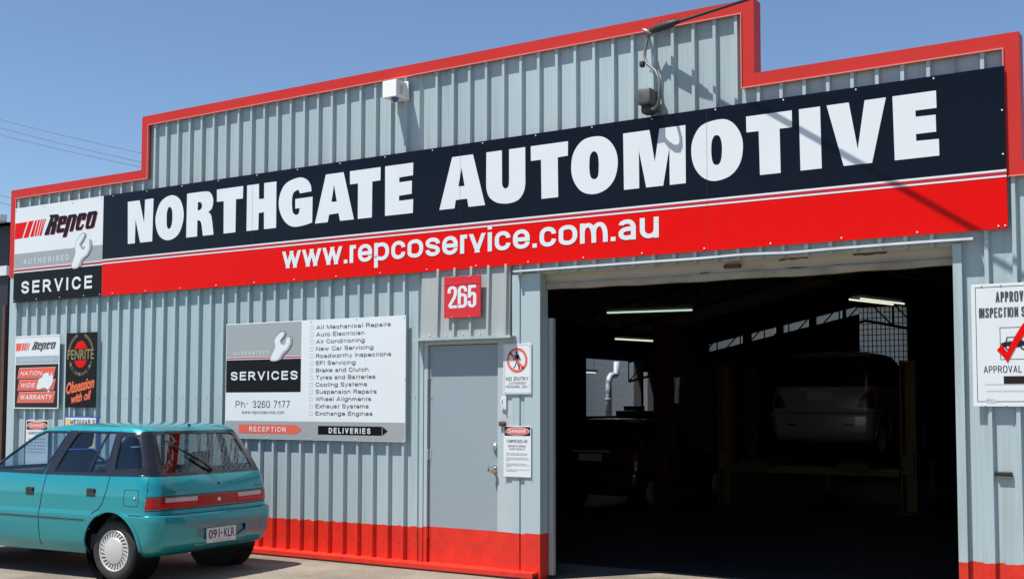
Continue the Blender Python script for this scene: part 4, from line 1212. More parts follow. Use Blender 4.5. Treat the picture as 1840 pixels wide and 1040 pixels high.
# ------------------------------------------------------------------ neighbour on the left
nb = empty('neighbour_shed', (-9, 8, 0), 'dark navy shed with a pale gutter just visible past the left corner', 'shed')
b = MB(); b.box((-8, -5, 0), (4.12, 8, 4.55)); b.build('wall', M['navy'], nb)
b = MB(); b.add([(-8.2, -5.2, 4.56), (4.3, -5.2, 4.56), (4.3, 8, 4.56), (-8.2, 8, 4.56), (-8.2, -1, 5.2), (4.3, -1, 5.2)], [(0, 1, 5, 4), (0, 4, 3), (1, 2, 5), (4, 5, 2, 3)]); b.build('roof', M['cabinet'], nb)
b = MB(); b.bbox((-8.2, -5.30, 4.56), (4.3, -5.16, 4.70), .02); b.build('gutter', M['alum'], nb)
b = MB(); b.box((3.7, -5.06, 3.70), (4.16, -4.99, 3.86)); b.build('bracket', M['alum'], nb)
b = MB(); b.box((4.05, -5.04, 0), (4.125, -4.99, 3.2)); b.build('downpipe', M['rust'], nb)
pr = empty('pipe_gate_frame', (-4.55, 2.6, 0), 'bent grey pipe frame standing at the left edge beside the shed', 'gate frame')
b = MB(); b.tube([(-.35, 0, 1.98), (-.12, 0, 1.97), (-.03, 0, 1.92), (0, 0, 1.82), (0, 0, 0)], .035, 12); b.build('pipe', M['conduit'], pr, smooth=True)
b = MB(); b.tube([(-.35, 0, 1.3), (0, 0, 1.3)], .025, 10); b.tube([(-.30, 0, 2.9), (-.10, 0, 2.05)], .02, 8); b.build('rail', M['conduit'], pr, smooth=True)

# ------------------------------------------------------------------ inside the workshop
def lamp(x, y, z, n, m, label, L=1.2, rz=0.0, tilt=0.0):
    o = empty('fluorescent_light', (x, y, z), label, 'light', 'fluorescent lights in the workshop', rz)
    b = MB(); b.bbox((-L / 2 - .03, -.06, .03), (L / 2 + .03, .06, .07), .005); b.build('fitting', M['fitting'], o)
    for k in range(n):
        yy = 0 if n == 1 else (-.055 + .11 * k)
        yy *= (tilt or 1)
        t = MB(); t.tube([(-L / 2, yy, 0), (L / 2, yy, 0)], .013, 8); t.build('tube', m, o)
    for s in (-1, 1):
        c = MB(); c.tube([(s * L * .4, 0, .07), (s * L * .4, 0, max(.2, 4.45 - abs(x - 5.5) * .219 - z))], .004, 5); c.build('hanger', M['truss'], o)
    return o
lamp(5.86, 5.37, 2.81, 1, M['tube'], 'long green-tinted fluorescent light hanging nearest above the red hatchback', 1.2, R(8))
lamp(3.95, 8.9, 2.64, 1, M['tubew'], 'short dim fluorescent light deep inside on the left above the window', 1.2, R(74))
lamp(8.17, 8.05, 3.035, 2, M['tubew'], 'twin tube fluorescent light under the trusses above the raised silver car', 1.2, R(76), 1.6)
lamp(-.9, 15.8, 2.33, 1, M['tubew'], 'short bright tube seen through the left side window', .7, R(90))

def hoist_post(x, y, h, w, m, label):
    o = empty('hoist_post', (x, y, 0), label, 'hoist post', None)
    b = MB()
    b.box((-w / 2, -w / 2, 0), (-w / 2 + .02, w / 2, h)); b.box((w / 2 - .02, -w / 2, 0), (w / 2, w / 2, h)); b.box((-w / 2 + .02, w / 2 - .02, 0), (w / 2 - .02, w / 2, h))
    b.box((-w / 2 + .021, -w / 2, h - .05), (w / 2 - .021, w / 2 - .021, h - .01))
    b.build('column', m, o)
    b = MB(); b.bbox((-w * .9, -w * .9, 0.006), (w * .9, w * .9, .022), .004); b.build('base_plate', M['rust'], o)
    b = MB(); b.bbox((-w * .35, -w * .62, .55), (w * .35, w * .2, .85), .01); b.build('carriage', m, o)
    return o
hoist_post(5.68, 8.43, 2.15, .19, M['yellow'], 'yellow hoist post standing left of the raised silver car')
hoist_post(4.95, 11.5, 2.25, .17, M['yellow'], 'slimmer yellow hoist post farther back, just right of the nearer one')
hoist_post(8.50, 8.43, 2.2, .22, M['yellow'], 'yellow hoist post standing right of the raised silver car')
hoist_post(5.53, 6.53, 2.75, .24, M['redpost'], 'dark red hoist column between the red hatchback and the yellow posts')
hr = empty('hoist_runway', (7.09, 8.43, 0), 'yellow hoist cross beam with runways carrying the silver car', 'car hoist')
b = MB(); b.bbox((-1.30, -.09, .52), (1.27, .09, .64), .01); b.build('cross_beam', M['yellow'], hr)
for sx in (-.75, .75):
    b = MB(); b.bbox((sx - .23, -.6, .645), (sx + .23, 4.2, .72), .008); b.build('runway', M['rust'], hr)
for sx in (-.9, .9):
    b = MB(); b.bbox((sx - .05, 3.4, 0.006), (sx + .05, 3.6, .64), .008); b.build('support', M['yellow'], hr)
blk = empty('block_wall', (-2.0, 15.8, 0), 'pale painted block wall outside the left side window', 'wall')
b = MB(); b.box((-.1, -4.5, 0), (.0, 8.5, 4.4)); b.build('wall', M['block'], blk)
b = MB()
for k in range(21): b.box((.0, -4.5, k * .2 - .006), (.0015, 8.5, k * .2 + .006))
for k in range(30):
    for j in range(20): b.box((.0, -3.5 + k * .4 + .2 * (j % 2) - .005, j * .2 + .007), (.0014, -3.5 + k * .4 + .2 * (j % 2) + .005, j * .2 + .193))
b.build('mortar_joints', M['grey'], blk)
dc = empty('exhaust_duct', (-.75, 16.55, 0), 'white exhaust duct rising and bending in the left side window', 'duct')
b = MB(); b.tube([(0, 0, 1.1), (0, 0, 2.12), (0, .05, 2.22), (0, .14, 2.28), (0, .36, 2.29), (0, .40, 2.32), (0, .42, 2.62)], .075, 14); b.build('pipe', M['duct'], dc, smooth=True)
b = MB(); b.lathe([(.09, -.02), (.095, 0), (.09, .02)], (0, 0, 1.7), 'z', 14); b.build('joint_collar', M['duct'], dc)
wb = empty('tool_cabinet', (.35, 15.9, 0), 'dark tool cabinet standing under the left side window', 'cabinet')
b = MB(); b.bbox((-.3, -.5, .05), (.3, .9, 1.42), .01); b.build('body', M['cabinet'], wb)
for k in range(4):
    b = MB(); b.bbox((.302, -.48, .15 + k * .3), (.318, .88, .42 + k * .3), .004); d_ = b.build('drawer', M['cabinet'], wb)
    b = MB(); b.tube([(.335, -.1, .32 + k * .3), (.335, .5, .32 + k * .3)], .008, 6); b.build('handle', M['steel'], d_)
b = MB(); b.bbox((-.2, -.3, 1.425), (.2, -.0, 1.53), .01); b.build('toolbox', M['cabinet'], wb)
rg = empty('shop_rag', (5.62, 6.66, 1.60), 'white rag hanging beside the dark red hoist column', 'rag')
b = MB()
vs = []; fs = []
for i in range(7):
    for j in range(9):
        vs.append((.06 + .018 * i * (1 - .05 * j), -.13 + .02 * math.sin(i * 1.7 + j * .4), .34 - j * .045 + .01 * math.sin(i * 2)))
for i in range(6):
    for j in range(8): fs.append((i * 9 + j, i * 9 + j + 1, (i + 1) * 9 + j + 1, (i + 1) * 9 + j))
b.add(vs, fs); b.build('cloth', M['plasticw'], rg, smooth=True)

# ------------------------------------------------------------------ cars
def interp(tab, z):
    if z <= tab[0][0]: return tab[0][1:]
    for a, b in zip(tab, tab[1:]):
        if z <= b[0]:
            t = (z - a[0]) / (b[0] - a[0])
            return tuple(u + (v - u) * t for u, v in zip(a[1:], b[1:]))
    return tab[-1][1:]
# height: rear x, front x, half width, rear corner radius, rear bow, front corner radius, front bow
CAR = [(.225, -.50, 2.98, .715, .13, .05, .2, .10),
       (.27, -.625, 3.05, .745, .15, .06, .2, .12),
       (.30, -.650, 3.08, .765, .16, .065, .22, .14),
       (.345, -.678, 3.10, .778, .15, .07, .22, .14),
       (.42, -.690, 3.12, .787, .15, .075, .22, .15),
       (.52, -.695, 3.12, .795, .15, .075, .22, .15),
       (.560, -.692, 3.12, .797, .15, .075, .22, .15),
       (.582, -.684, 3.115, .796, .15, .075, .22, .15),
       (.592, -.640, 3.11, .793, .15, .07, .22, .15),
       (.63, -.628, 3.10, .792, .15, .065, .22, .16),
       (.70, -.628, 3.06, .791, .15, .065, .24, .18),
       (.76, -.624, 2.98, .789, .15, .065, .28, .22),
       (.80, -.618, 2.80, .785, .17, .065, .30, .25),
       (.84, -.608, 2.40, .780, .16, .06, .30, .25),
       (.875, -.595, 2.02, .774, .16, .06, .30, .25),
       (.905, -.580, 1.79, .767, .16, .06, .22, .18),
       (.925, -.568, 1.74, .761, .16, .06, .20, .16),
       (1.00, -.528, 1.60, .738, .15, .06, .12, .13),
       (1.10, -.468, 1.44, .705, .145, .06, .10, .12),
       (1.20, -.408, 1.29, .668, .14, .055, .10, .12),
       (1.28, -.358, 1.17, .635, .13, .05, .10, .12),
       (1.315, -.333, 1.09, .615, .13, .05, .11, .12),
       (1.340, -.295, .98, .588, .14, .05, .14, .12),
       (1.357, -.225, .84, .540, .15, .05, .18, .12),
       (1.369, -.120, .66, .455, .16, .04, .20, .10),
       (1.377, .000, .38, .330, .14, .03, .16, .06),
       (1.382, .120, .28, .150, .07, .01, .07, .02)]
ZS = [.225, .245, .27, .285, .30, .32, .345, .38, .42, .47, .52, .54, .56, .572, .582, .592, .61, .63, .665, .70, .73, .76, .78, .80, .82, .84, .858, .875, .89, .905, .915, .925,
      .95, .975, 1.0, 1.05, 1.1, 1.15, 1.2, 1.24, 1.28, 1.30, 1.315, 1.328, 1.340, 1.349, 1.357, 1.364, 1.369, 1.374, 1.377, 1.380, 1.382]
def taper(x): return 1 - .040 * ((x - 1.1) / 1.85) ** 2
def ring(z):
    xr, xf, hw, rr, rb, fr, fb = interp(CAR, z)
    half = []
    yc = hw - rr
    for i in range(9):
        y = yc * i / 9
        half.append((xr + rb * (y / hw) ** 2, y))
    xb = xr + rb * (yc / hw) ** 2
    sl = 2 * rb * yc / hw ** 2
    cxr = xb + rr
    for i in range(8):
        a = R(90) * i / 8
        half.append((cxr - rr * math.cos(a), yc + rr * math.sin(a)))
    ycf = hw - fr
    xbf = xf - fb * (ycf / hw) ** 2
    x0, x1 = cxr, xbf - fr
    for i in range(46):
        half.append((x0 + (x1 - x0) * i / 46, hw))
    for i in range(8):
        a = R(90) * i / 8
        half.append((x1 + fr * math.sin(a), ycf + fr * math.cos(a)))
    for i in range(8):
        y = ycf * (1 - i / 7)
        half.append((xf - fb * (y / hw) ** 2, y))
    half = [(x, y * taper(x)) for x, y in half]
    full = half + [(x, -y) for x, y in half[-2:0:-1]]
    return [(x, y, z) for x, y in full]
def car_shell():
    rings = [ring(z) for z in ZS]
    n = len(rings[0])
    vs = [v for r in rings for v in r]
    fs = []
    for i in range(len(rings) - 1):
        for k in range(n):
            k2 = (k + 1) % n
            fs.append((i * n + k, (i + 1) * n + k, (i + 1) * n + k2, i * n + k2))
    c = len(vs)
    top_ = rings[-1]
    vs.append((sum(v[0] for v in top_) / n, 0, ZS[-1] + .001))
    o = (len(rings) - 1) * n
    for k in range(n): fs.append((o + k, c, o + (k + 1) % n))
    return vs, fs
SHV, SHF = car_shell()
BVH = BVHTree.FromPolygons([Vector(v) for v in SHV], SHF)
def hit(o, d):
    p, nrm, i, dist = BVH.ray_cast(Vector(o), Vector(d).normalized())
    if p is None:
        p, nrm, i, dist = BVH.find_nearest(Vector(o))
    if nrm.dot(Vector(d)) > 0: nrm = -nrm
    return p, nrm
def side_ray(x, z): return (x, 3.0, z), (0, -1, 0)
def rear_ray(y, z): return (-3.0, y, z), (1, 0, 0)
def wrap_ray(s, z):
    """s is a distance along the rear measured from the middle, wrapping the corners"""
    a = s / .86
    return (.20 - 3 * math.cos(a), 3 * math.sin(a), z), (math.cos(a), -math.sin(a), 0)
def bevel_poly(c, r, k=4):
    """round the corners of a polygon"""
    out = []
    n = len(c)
    for i in range(n):
        a, b, e = Vector(c[i - 1]), Vector(c[i]), Vector(c[(i + 1) % n])
        d1, d2 = (a - b), (e - b)
        rr = min(r, d1.length * .45, d2.length * .45)
        p, q = b + d1.normalized() * rr, b + d2.normalized() * rr
        for j in range(k + 1):
            t = j / k
            out.append(tuple(p * (1 - t) ** 2 + b * 2 * t * (1 - t) + q * t * t))
    return out
def patch(contours, ray, off, th, step=.025):
    """a shaped piece of skin lying on the body: projected, offset and thickened"""
    v, t = fill2d(contours)
    bm = bmesh.new()
    bv = [bm.verts.new((x, z, 0)) for x, z in v]
    for f in t:
        try: bm.faces.new([bv[i] for i in f])
        except ValueError: pass
    xs = [a for a, b in v]; zs = [b for a, b in v]
    x = min(xs) + step * .613
    while x < max(xs):
        bmesh.ops.bisect_plane(bm, geom=bm.verts[:] + bm.edges[:] + bm.faces[:], dist=1e-5, plane_co=(x, 0, 0), plane_no=(1, 0, 0)); x += step
    z = min(zs) + step * .571
    while z < max(zs):
        bmesh.ops.bisect_plane(bm, geom=bm.verts[:] + bm.edges[:] + bm.faces[:], dist=1e-5, plane_co=(0, z, 0), plane_no=(0, 1, 0)); z += step
    bm.verts.index_update()
    pts = []; nr = []
    for vv in bm.verts:
        p, n = hit(*ray(vv.co.x, vv.co.y))
        pts.append(p); nr.append(n)
    faces = [[q.index for q in f.verts] for f in bm.faces]
    edges = [[q.index for q in e.verts] for e in bm.edges if len(e.link_faces) == 1]
    bm.free()
    m = MB()
    N = len(pts)
    m.add([p + n * off for p, n in zip(pts, nr)] + [p + n * (off - th) for p, n in zip(pts, nr)],
          faces + [[i + N for i in f[::-1]] for f in faces] + [(a, b, b + N, a + N) for a, b in edges])
    return m
def seam(pts, ray, r=.0035, step=.03):
    P = []
    for a, b in zip(pts, pts[1:]):
        n = max(1, int(math.hypot(b[0] - a[0], b[1] - a[1]) / step))
        for i in range(n):
            P.append((a[0] + (b[0] - a[0]) * i / n, a[1] + (b[1] - a[1]) * i / n))
    P.append(pts[-1])
    m = MB()
    m.tube([hit(*ray(*q))[0] for q in P], r, 6)
    return m
def boolean(o, cutters, op='DIFFERENCE'):
    for c in cutters:
        md = o.modifiers.new('cut', 'BOOLEAN'); md.operation = op; md.solver = 'EXACT'; md.object = c
    dg = bpy.context.evaluated_depsgraph_get(); dg.update()
    me = bpy.data.meshes.new_from_object(o.evaluated_get(dg))
    o.modifiers.clear()
    o.data = me
    for c in cutters: bpy.data.objects.remove(c)
def prism(c, axis, a, b):
    """closed prism of a polygon, along y (side) or x (rear)"""
    n = len(c)
    m = MB()
    if axis == 'y': vs = [(x, a, z) for x, z in c] + [(x, b, z) for x, z in c]
    else: vs = [(a, y, z) for y, z in c] + [(b, y, z) for y, z in c]
    m.add(vs, [tuple(range(n)), tuple(range(n, 2 * n))[::-1]] + [(i, i + n, (i + 1) % n + n, (i + 1) % n) for i in range(n)])
    return m.build('cutter', M['black'])
AX, AZ, AR = -.095, .285, .322          # rear wheel and arch
FX = 2.27
FRONT_W = bevel_poly([(1.49, .938), (.795, .930), (.615, 1.290), (.93, 1.288), (1.03, 1.245), (1.30, 1.085)], .03)
REAR_W = bevel_poly([(.665, .932), (-.012, .940), (-.002, 1.292), (.490, 1.294)], .03)
QUARTER = bevel_poly([(-.095, .965), (-.415, .985), (-.365, 1.10), (-.268, 1.258), (-.062, 1.266)], .035)
REARGL = bevel_poly([(-.592, .935), (.592, .935), (.500, 1.292), (-.500, 1.292)], .05)
WIND = bevel_poly([(-.66, .955), (.66, .955), (.55, 1.27), (-.55, 1.27)], .05)
def car_mats(paint, tint):
    return dict(paint=paint, glass=glass(paint.name + '_glass', tint))
def tail_band(root):
    patch([bevel_poly([(-.715, .642), (.715, .642), (.700, .742), (-.700, .742)], .012)], wrap_ray, .004, .012).build('tail_light', M['lens'], root, smooth=True, angle=40)
    for s in (-1, 1):
        patch([bevel_poly([(s * .265, .697), (s * .57, .697), (s * .57, .735), (s * .265, .735)], .006)], wrap_ray, .0065, .004).build('reversing_light', M['clearlens'], root, smooth=True, angle=40)
        patch([[(s * .245, .643), (s * .252, .643), (s * .252, .741), (s * .245, .741)]], wrap_ray, .0062, .004).build('lens_joint', M['darklens'], root)
        patch([[(s * .255, .648), (s * .70, .648), (s * .70, .690), (s * .255, .690)]], wrap_ray, .0055, .003).build('lens_band', M['darklens'], root, smooth=True)
    seam([(-.72, .632), (.72, .632)], wrap_ray, .005).build('light_surround', M['gap'], root)
def tail_corners(root):
    for s in (-1, 1):
        patch([bevel_poly([(s * .50, .66), (s * .72, .64), (s * .70, .90), (s * .56, .80)], .03)], wrap_ray, .004, .012).build('tail_light', M['dimlens'], root, smooth=True, angle=40)
        patch([bevel_poly([(s * .36, .43), (s * .50, .43), (s * .50, .455), (s * .36, .455)], .005)], rear_ray, .004, .008).build('reflector', M['dimlens'], root, smooth=True)
    patch([bevel_poly([(-.32, .875), (.32, .875), (.30, .905), (-.30, .905)], .01)], rear_ray, .012, .014).build('plate_garnish', M['steel'], root, smooth=True, angle=40)
def make_car(name, label, cat, loc, rz, paint, tint, detail=True, plate=None, group=None, lift=0.0, scale=(1, 1, 1)):
    root = empty(name, loc, label, cat, group)
    root.rotation_euler = (0, 0, rz)
    root.scale = scale
    G_ = glass(name + '_glass', tint)
    # body with window openings and wheel arches
    m = MB(); m.add(SHV, SHF)
    body = m.build('body', paint, None)
    sd = body.modifiers.new('shell', 'SOLIDIFY'); sd.thickness = .009; sd.offset = -1
    cut = []
    cut += [prism(c, 'y', -1.2, 1.2) for c in (FRONT_W, REAR_W, QUARTER)]
    cut.append(prism(REARGL, 'x', -1.2, .0))
    cut.append(prism(WIND, 'x', .55, 2.5))
    for x in (AX, FX):
        c = MB(); c.lathe([(.0001, -1.2), (AR, -1.2), (AR, 1.2), (.0001, 1.2)], (x, 0, AZ), 'y', 48)
        cut.append(c.build('cutter', M['black']))
    if plate:
        cut.append(prism(bevel_poly([(-.315, .30), (.315, .30), (.315, .455), (-.315, .455)], .03), 'x', -1.0, -.665))
    boolean(body, cut)
    body.data.materials.clear(); body.data.materials.append(paint)
    body.parent = root
    body.data.shade_smooth(); body.data.set_sharp_from_angle(angle=R(32))
    # bumper is split off the body
    bm = bmesh.new(); bm.from_mesh(body.data)
    for co, no in (((-.30, 0, 0), (1, 0, 0)), ((0, 0, .588), (0, 0, 1))):
        bmesh.ops.bisect_plane(bm, geom=bm.verts[:] + bm.edges[:] + bm.faces[:], plane_co=co, plane_no=no)
    bb = bm.copy()
    isb = lambda f: f.calc_center_median().z < .588 and f.calc_center_median().x < -.30
    bmesh.ops.delete(bm, geom=[f for f in bm.faces if isb(f)], context='FACES')
    bmesh.ops.delete(bb, geom=[f for f in bb.faces if not isb(f)], context='FACES')
    bm.to_mesh(body.data); bm.free()
    me = bpy.data.meshes.new('bumper'); bb.to_mesh(me); bb.free()
    bump = link('bumper', me, paint, root, True, 32)
    # dark lining, floor and wheel housings
    lin_ = MB()
    lin_.box((-.50, -.70, .26), (2.9, .70, .40))
    lin_.build('underbody', M['cabin'], root)
    for x in (AX, FX):
        for s in (-1, 1):
            h = MB(); h.lathe([(AR + .004, .0), (AR + .004, -.26 * s), (.0001, -.26 * s)], (x, s * .745, AZ), 'y', 40)
            # upper half only matters; closed towards the cabin
            h.build('wheel_housing', M['black'], root)
    # glazing and black pillars
    for s in (1, -1):
        ray = (lambda x, z: ((x, 3.0, z), (0, -1, 0))) if s > 0 else (lambda x, z: ((x, -3.0, z), (0, 1, 0)))
        for c in (FRONT_W, REAR_W, QUARTER):
            patch([c], ray, -.006, .004).build('side_window', G_, root, smooth=True, angle=40)
            cc = c if area(c) > 0 else c[::-1]
            patch([grow(cc, .011), grow(cc, -.006)], ray, .0032, .012).build('window_seal', M['ptrim'], root, smooth=True, angle=40)
        patch([[(.775, .914), (.655, .914), (.498, 1.306), (.608, 1.306)]], ray, .0022, .003).build('pillar_trim', M['ptrim'], root, smooth=True, angle=40)
        patch([[(.0, .918), (-.482, .926), (-.395, 1.10), (-.288, 1.292), (.010, 1.304)], bevel_poly([(-.095, .965), (-.415, .985), (-.365, 1.10), (-.268, 1.258), (-.062, 1.266)], .035)], ray, .0022, .003).build('pillar_trim', M['ptrim'], root, smooth=True, angle=40)
        patch([[(.232, .932), (.208, .932), (.098, 1.292), (.122, 1.292)]], ray, -.001, .006).build('window_divider', M['ptrim'], root, smooth=True, angle=40)
        if detail:
            seam([(1.62, .925), (.79, .918), (.0, .922), (-.56, .930)], ray, .006).build('weather_strip', M['ptrim'], root, smooth=True)
            seam([(.735, .905), (.775, .70), (.805, .54), (.80, .27)], ray).build('door_gap', M['gap'], root)
            seam([(.62, 1.322), (.735, .905)], ray, .003).build('door_gap', M['gap'], root)
            seam([(-.062, .915), (-.045, .80), (-.005, .69), (.045, .63), (.13, .585)], ray).build('door_gap', M['gap'], root)
            seam([(-.02, 1.318), (-.062, .915)], ray, .003).build('door_gap', M['gap'], root)
            seam([(1.75, .88), (1.78, .6), (1.76, .27)], ray).build('door_gap', M['gap'], root)
            seam([(1.95, .536), (.22, .527)], ray, .0055).build('rub_strip', M['gap'], root)
            for hx, hz in ((.930, .757), (.142, .770)):
                p, n = hit(*ray(hx, hz))
                rec = patch([bevel_poly([(hx - .055, hz - .036), (hx + .055, hz - .036), (hx + .055, hz + .036), (hx - .055, hz + .036)], .012)], ray, .003, .004).build('door_handle', M['ptrim'], root, smooth=True, angle=40)
                b_ = MB(); b_.bbox((hx - .045, p.y + s * .003, hz - .002), (hx + .045, p.y + s * .014, hz + .026), .004); b_.build('pull', M['ptrim'], rec)
            if s > 0:
                fl_ = bevel_poly([(-.258, .667), (-.425, .667), (-.425, .808), (-.258, .808)], .02)
                seam(fl_ + fl_[:1], ray, .0025, .02).build('fuel_flap', M['gap'], root)
                p, n = hit(*ray(-.385, .735))
                b_ = MB(); b_.lathe([(.0005, 0), (.011, 0), (.010, .006), (.0005, .007)], tuple(p), 'y', 12); b_.build('fuel_lock', M['steel'], root, smooth=True)
        # arch lip
        lip = ell(AX, AZ, AR + .030, AR + .030, 40, R(-2), R(182)) + ell(AX, AZ, AR, AR, 40, R(-2), R(182))[::-1]
        patch([lip], ray, .006, .008).build('arch_lip', paint, root, smooth=True, angle=40)
    patch([REARGL], rear_ray, -.007, .004).build('rear_window', M['rearglass'], root, smooth=True, angle=40)
    patch([bevel_poly([(-.712, .920), (.712, .920), (.590, 1.306), (-.590, 1.306)], .03), bevel_poly([(-.572, .950), (.572, .950), (.487, 1.280), (-.487, 1.280)], .05)], rear_ray, .002, .003).build('rear_window_surround', M['ptrim'], root, smooth=True, angle=40)
    patch([WIND], lambda y, z: ((4.0, y, z), (-1, 0, 0)), -.006, .004).build('windscreen', G_, root, smooth=True, angle=40)
    # lamps across the tail
    if detail: tail_band(root)
    else: tail_corners(root)
    if detail:
        seam([(-.70, .750), (.70, .750)], wrap_ray, .004).build('hatch_gap', M['gap'], root)
        for s in (-1, 1): seam([(s * .705, .635), (s * .70, .752), (s * .695, .86), (s * .68, .925)], wrap_ray, .003).build('hatch_gap', M['gap'], root)
        for s, w in ((.53, .10), (-.56, .11)):
            patch([bevel_poly([(s - w / 2, .778), (s + w / 2, .778), (s + w / 2, .792), (s - w / 2, .792)], .004)], wrap_ray, .004, .005).build('badge', M['darkchrome'], root)
        p, n = hit(*rear_ray(0, .693)); b_ = MB(); b_.bbox((p.x - .012, -.018, .676), (p.x + .002, .018, .708), .005); b_.build('emblem', M['brass'], root)
        p, n = hit(*rear_ray(-.02, .835)); b_ = MB(); b_.lathe([(.012, 0), (.011, -.006), (.0005, -.007)], tuple(p), 'x', 12); b_.build('hatch_lock', M['ptrim'], root)
        # wiper
        p0, n0 = hit(*rear_ray(.03, .955)); p1, n1 = hit(*rear_ray(.43, 1.225))
        w_ = MB(); w_.tube([p0 + n0 * .02, p0.lerp(p1, .3) + n0 * .034, p0.lerp(p1, .62) + n0 * .028], [.014, .010, .007], 8)
        w_.tube([p0 + n0 * .002, p0 + n0 * .035], .020, 12)
        wip = w_.build('rear_wiper', M['ptrim'], root, smooth=True, angle=50)
        w2 = MB(); w2.tube([hit(*rear_ray(.03 + .40 * (.30 + .72 * k / 8), .955 + .27 * (.30 + .72 * k / 8)))[0] + n0 * .010 for k in range(9)], .007, 6); w2.build('wiper_blade', M['rubber'], wip)
        # roof seam, antenna nub
        p, n = hit((-.27, .02, 3), (0, 0, -1)); b_ = MB(); b_.bbox((p.x - .012, p.y - .012, p.z - .003), (p.x + .012, p.y + .012, p.z + .022), .005); b_.build('washer_jet', M['ptrim'], root)
        for s in (1, -1):
            q = [hit((x, s * y, 3), (0, 0, -1))[0] for x, y in ((-.20, .535), (.1, .555), (.45, .555), (.75, .535))]
            b_ = MB(); b_.tube(q, .004, 6); b_.build('roof_gutter', M['gap'], root)
    seam([(-.84, .590), (.84, .590)], wrap_ray, .004).build('bumper_gap', M['gap'], root)
    # headlights
    for s in (-1, 1):
        patch([bevel_poly([(s * .38, .60), (s * .70, .60), (s * .70, .72), (s * .38, .72)], .02)], lambda y, z: ((5.0, y, z), (-1, 0, 0)), .004, .01).build('headlight', M['clearlens'], root, smooth=True)
    # number plate in its recess
    px = -.662
    if plate:
        b_ = MB(); b_.box((-.650, -.312, .303), (-.640, .312, .452)); b_.build('plate_recess', paint, root)
        pl_ = MB(); pl_.bbox((px - .012, -.186, .312), (px, .186, .446), .003)
        po = pl_.build('number_plate', M['white'], root)
        a, b2 = plate
        def ptx(t, y0, y1, z0, z1, m, bold=0.0):
            v, f = text_geo(t, bold)
            xs = [q[0] for q in v]; zmx = max(q[1] for q in v)
            vs = [(px - .0135, y0 + (q[0] - min(xs)) / (max(xs) - min(xs)) * (y1 - y0), z0 + q[1] / zmx * (z1 - z0)) for q in v]
            mm = MB(); mm.add(vs, f); mm.build('lettering', m, po)
        ptx(a, .165, .028, .350, .428, M['plum'], .01)
        ptx(b2, -.028, -.165, .350, .428, M['plum'], .01)
        d_ = MB(); d_.add([(px - .0135, .010, .382), (px - .0135, -.006, .382), (px - .0135, -.006, .398), (px - .0135, .010, .398)], [(0, 1, 2, 3)]); d_.build('plate_dot', M['plum'], po)
        ptx('QUEENSLAND', .12, -.12, .322, .336, M['grey'])
    else:
        p, n = hit(*rear_ray(0, .80))
        pl_ = MB(); pl_.bbox((p.x - .02, -.186, .745), (p.x - .006, .186, .855), .003); pl_.build('number_plate', M['dimplate'], root)
    # wheels
    for x in (AX, FX):
        for s in (1, -1):
            wheel(root, x, s, detail or True)
    # cabin
    seatm = M['seat']
    for sx, y in ((1.02, .36), (1.02, -.36)):
        st_ = MB(); st_.bbox((sx - .10, y - .23, .42), (sx + .42, y + .23, .60), .05)
        so = st_.build('seat', seatm, root, angle=60)
        bk = MB()
        bk.bbox((-.07, -.23, 0), (.07, .23, .58), .06)
        bk.v = [(vx - .25 * vz + sx - .06, vy + y, vz + .54) for vx, vy, vz in bk.v]
        bk.build('backrest', seatm, so, angle=60)
        hr_ = MB(); hr_.bbox((-.045, -.13, .0), (.045, .13, .17), .04)
        hr_.v = [(vx - .25 * vz + sx - .23, vy + y, vz + 1.13) for vx, vy, vz in hr_.v]
        hr_.build('headrest', seatm, so, angle=60)
    rs = MB(); rs.bbox((.05, -.60, .42), (.50, .60, .58), .05)
    rso = rs.build('seat', seatm, root, angle=60)
    bk = MB(); bk.bbox((-.06, -.60, 0), (.06, .60, .42), .05); bk.v = [(vx - .25 * vz + .08, vy, vz + .50) for vx, vy, vz in bk.v]; bk.build('backrest', seatm, rso, angle=60)
    for y in (.33, -.33):
        hr_ = MB(); hr_.bbox((-.04, -.12, .0), (.04, .12, .15), .035); hr_.v = [(vx - .25 * vz - .05, vy + y, vz + .95) for vx, vy, vz in hr_.v]; hr_.build('headrest', seatm, rso, angle=60)
    ps = MB(); ps.box((-.50, -.60, .72), (.0, .60, .735)); ps.build('parcel_shelf', M['cabin'], root)
    db = MB(); db.bbox((1.48, -.68, .55), (1.80, .68, .92), .05); db.build('dashboard', M['cabin'], root, angle=60)
    sw = MB()
    sw.tube([(1.36 + .10 * math.sin(a), -.36 + .18 * math.cos(a), .88 + .15 * math.sin(a)) for a in [2 * math.pi * k / 24 for k in range(25)]], .014, 8)
    sw.tube([(1.36, -.36, .88), (1.50, -.36, .80)], .03, 8)
    sw.build('steering_wheel', M['cabin'], root, smooth=True)
    return root
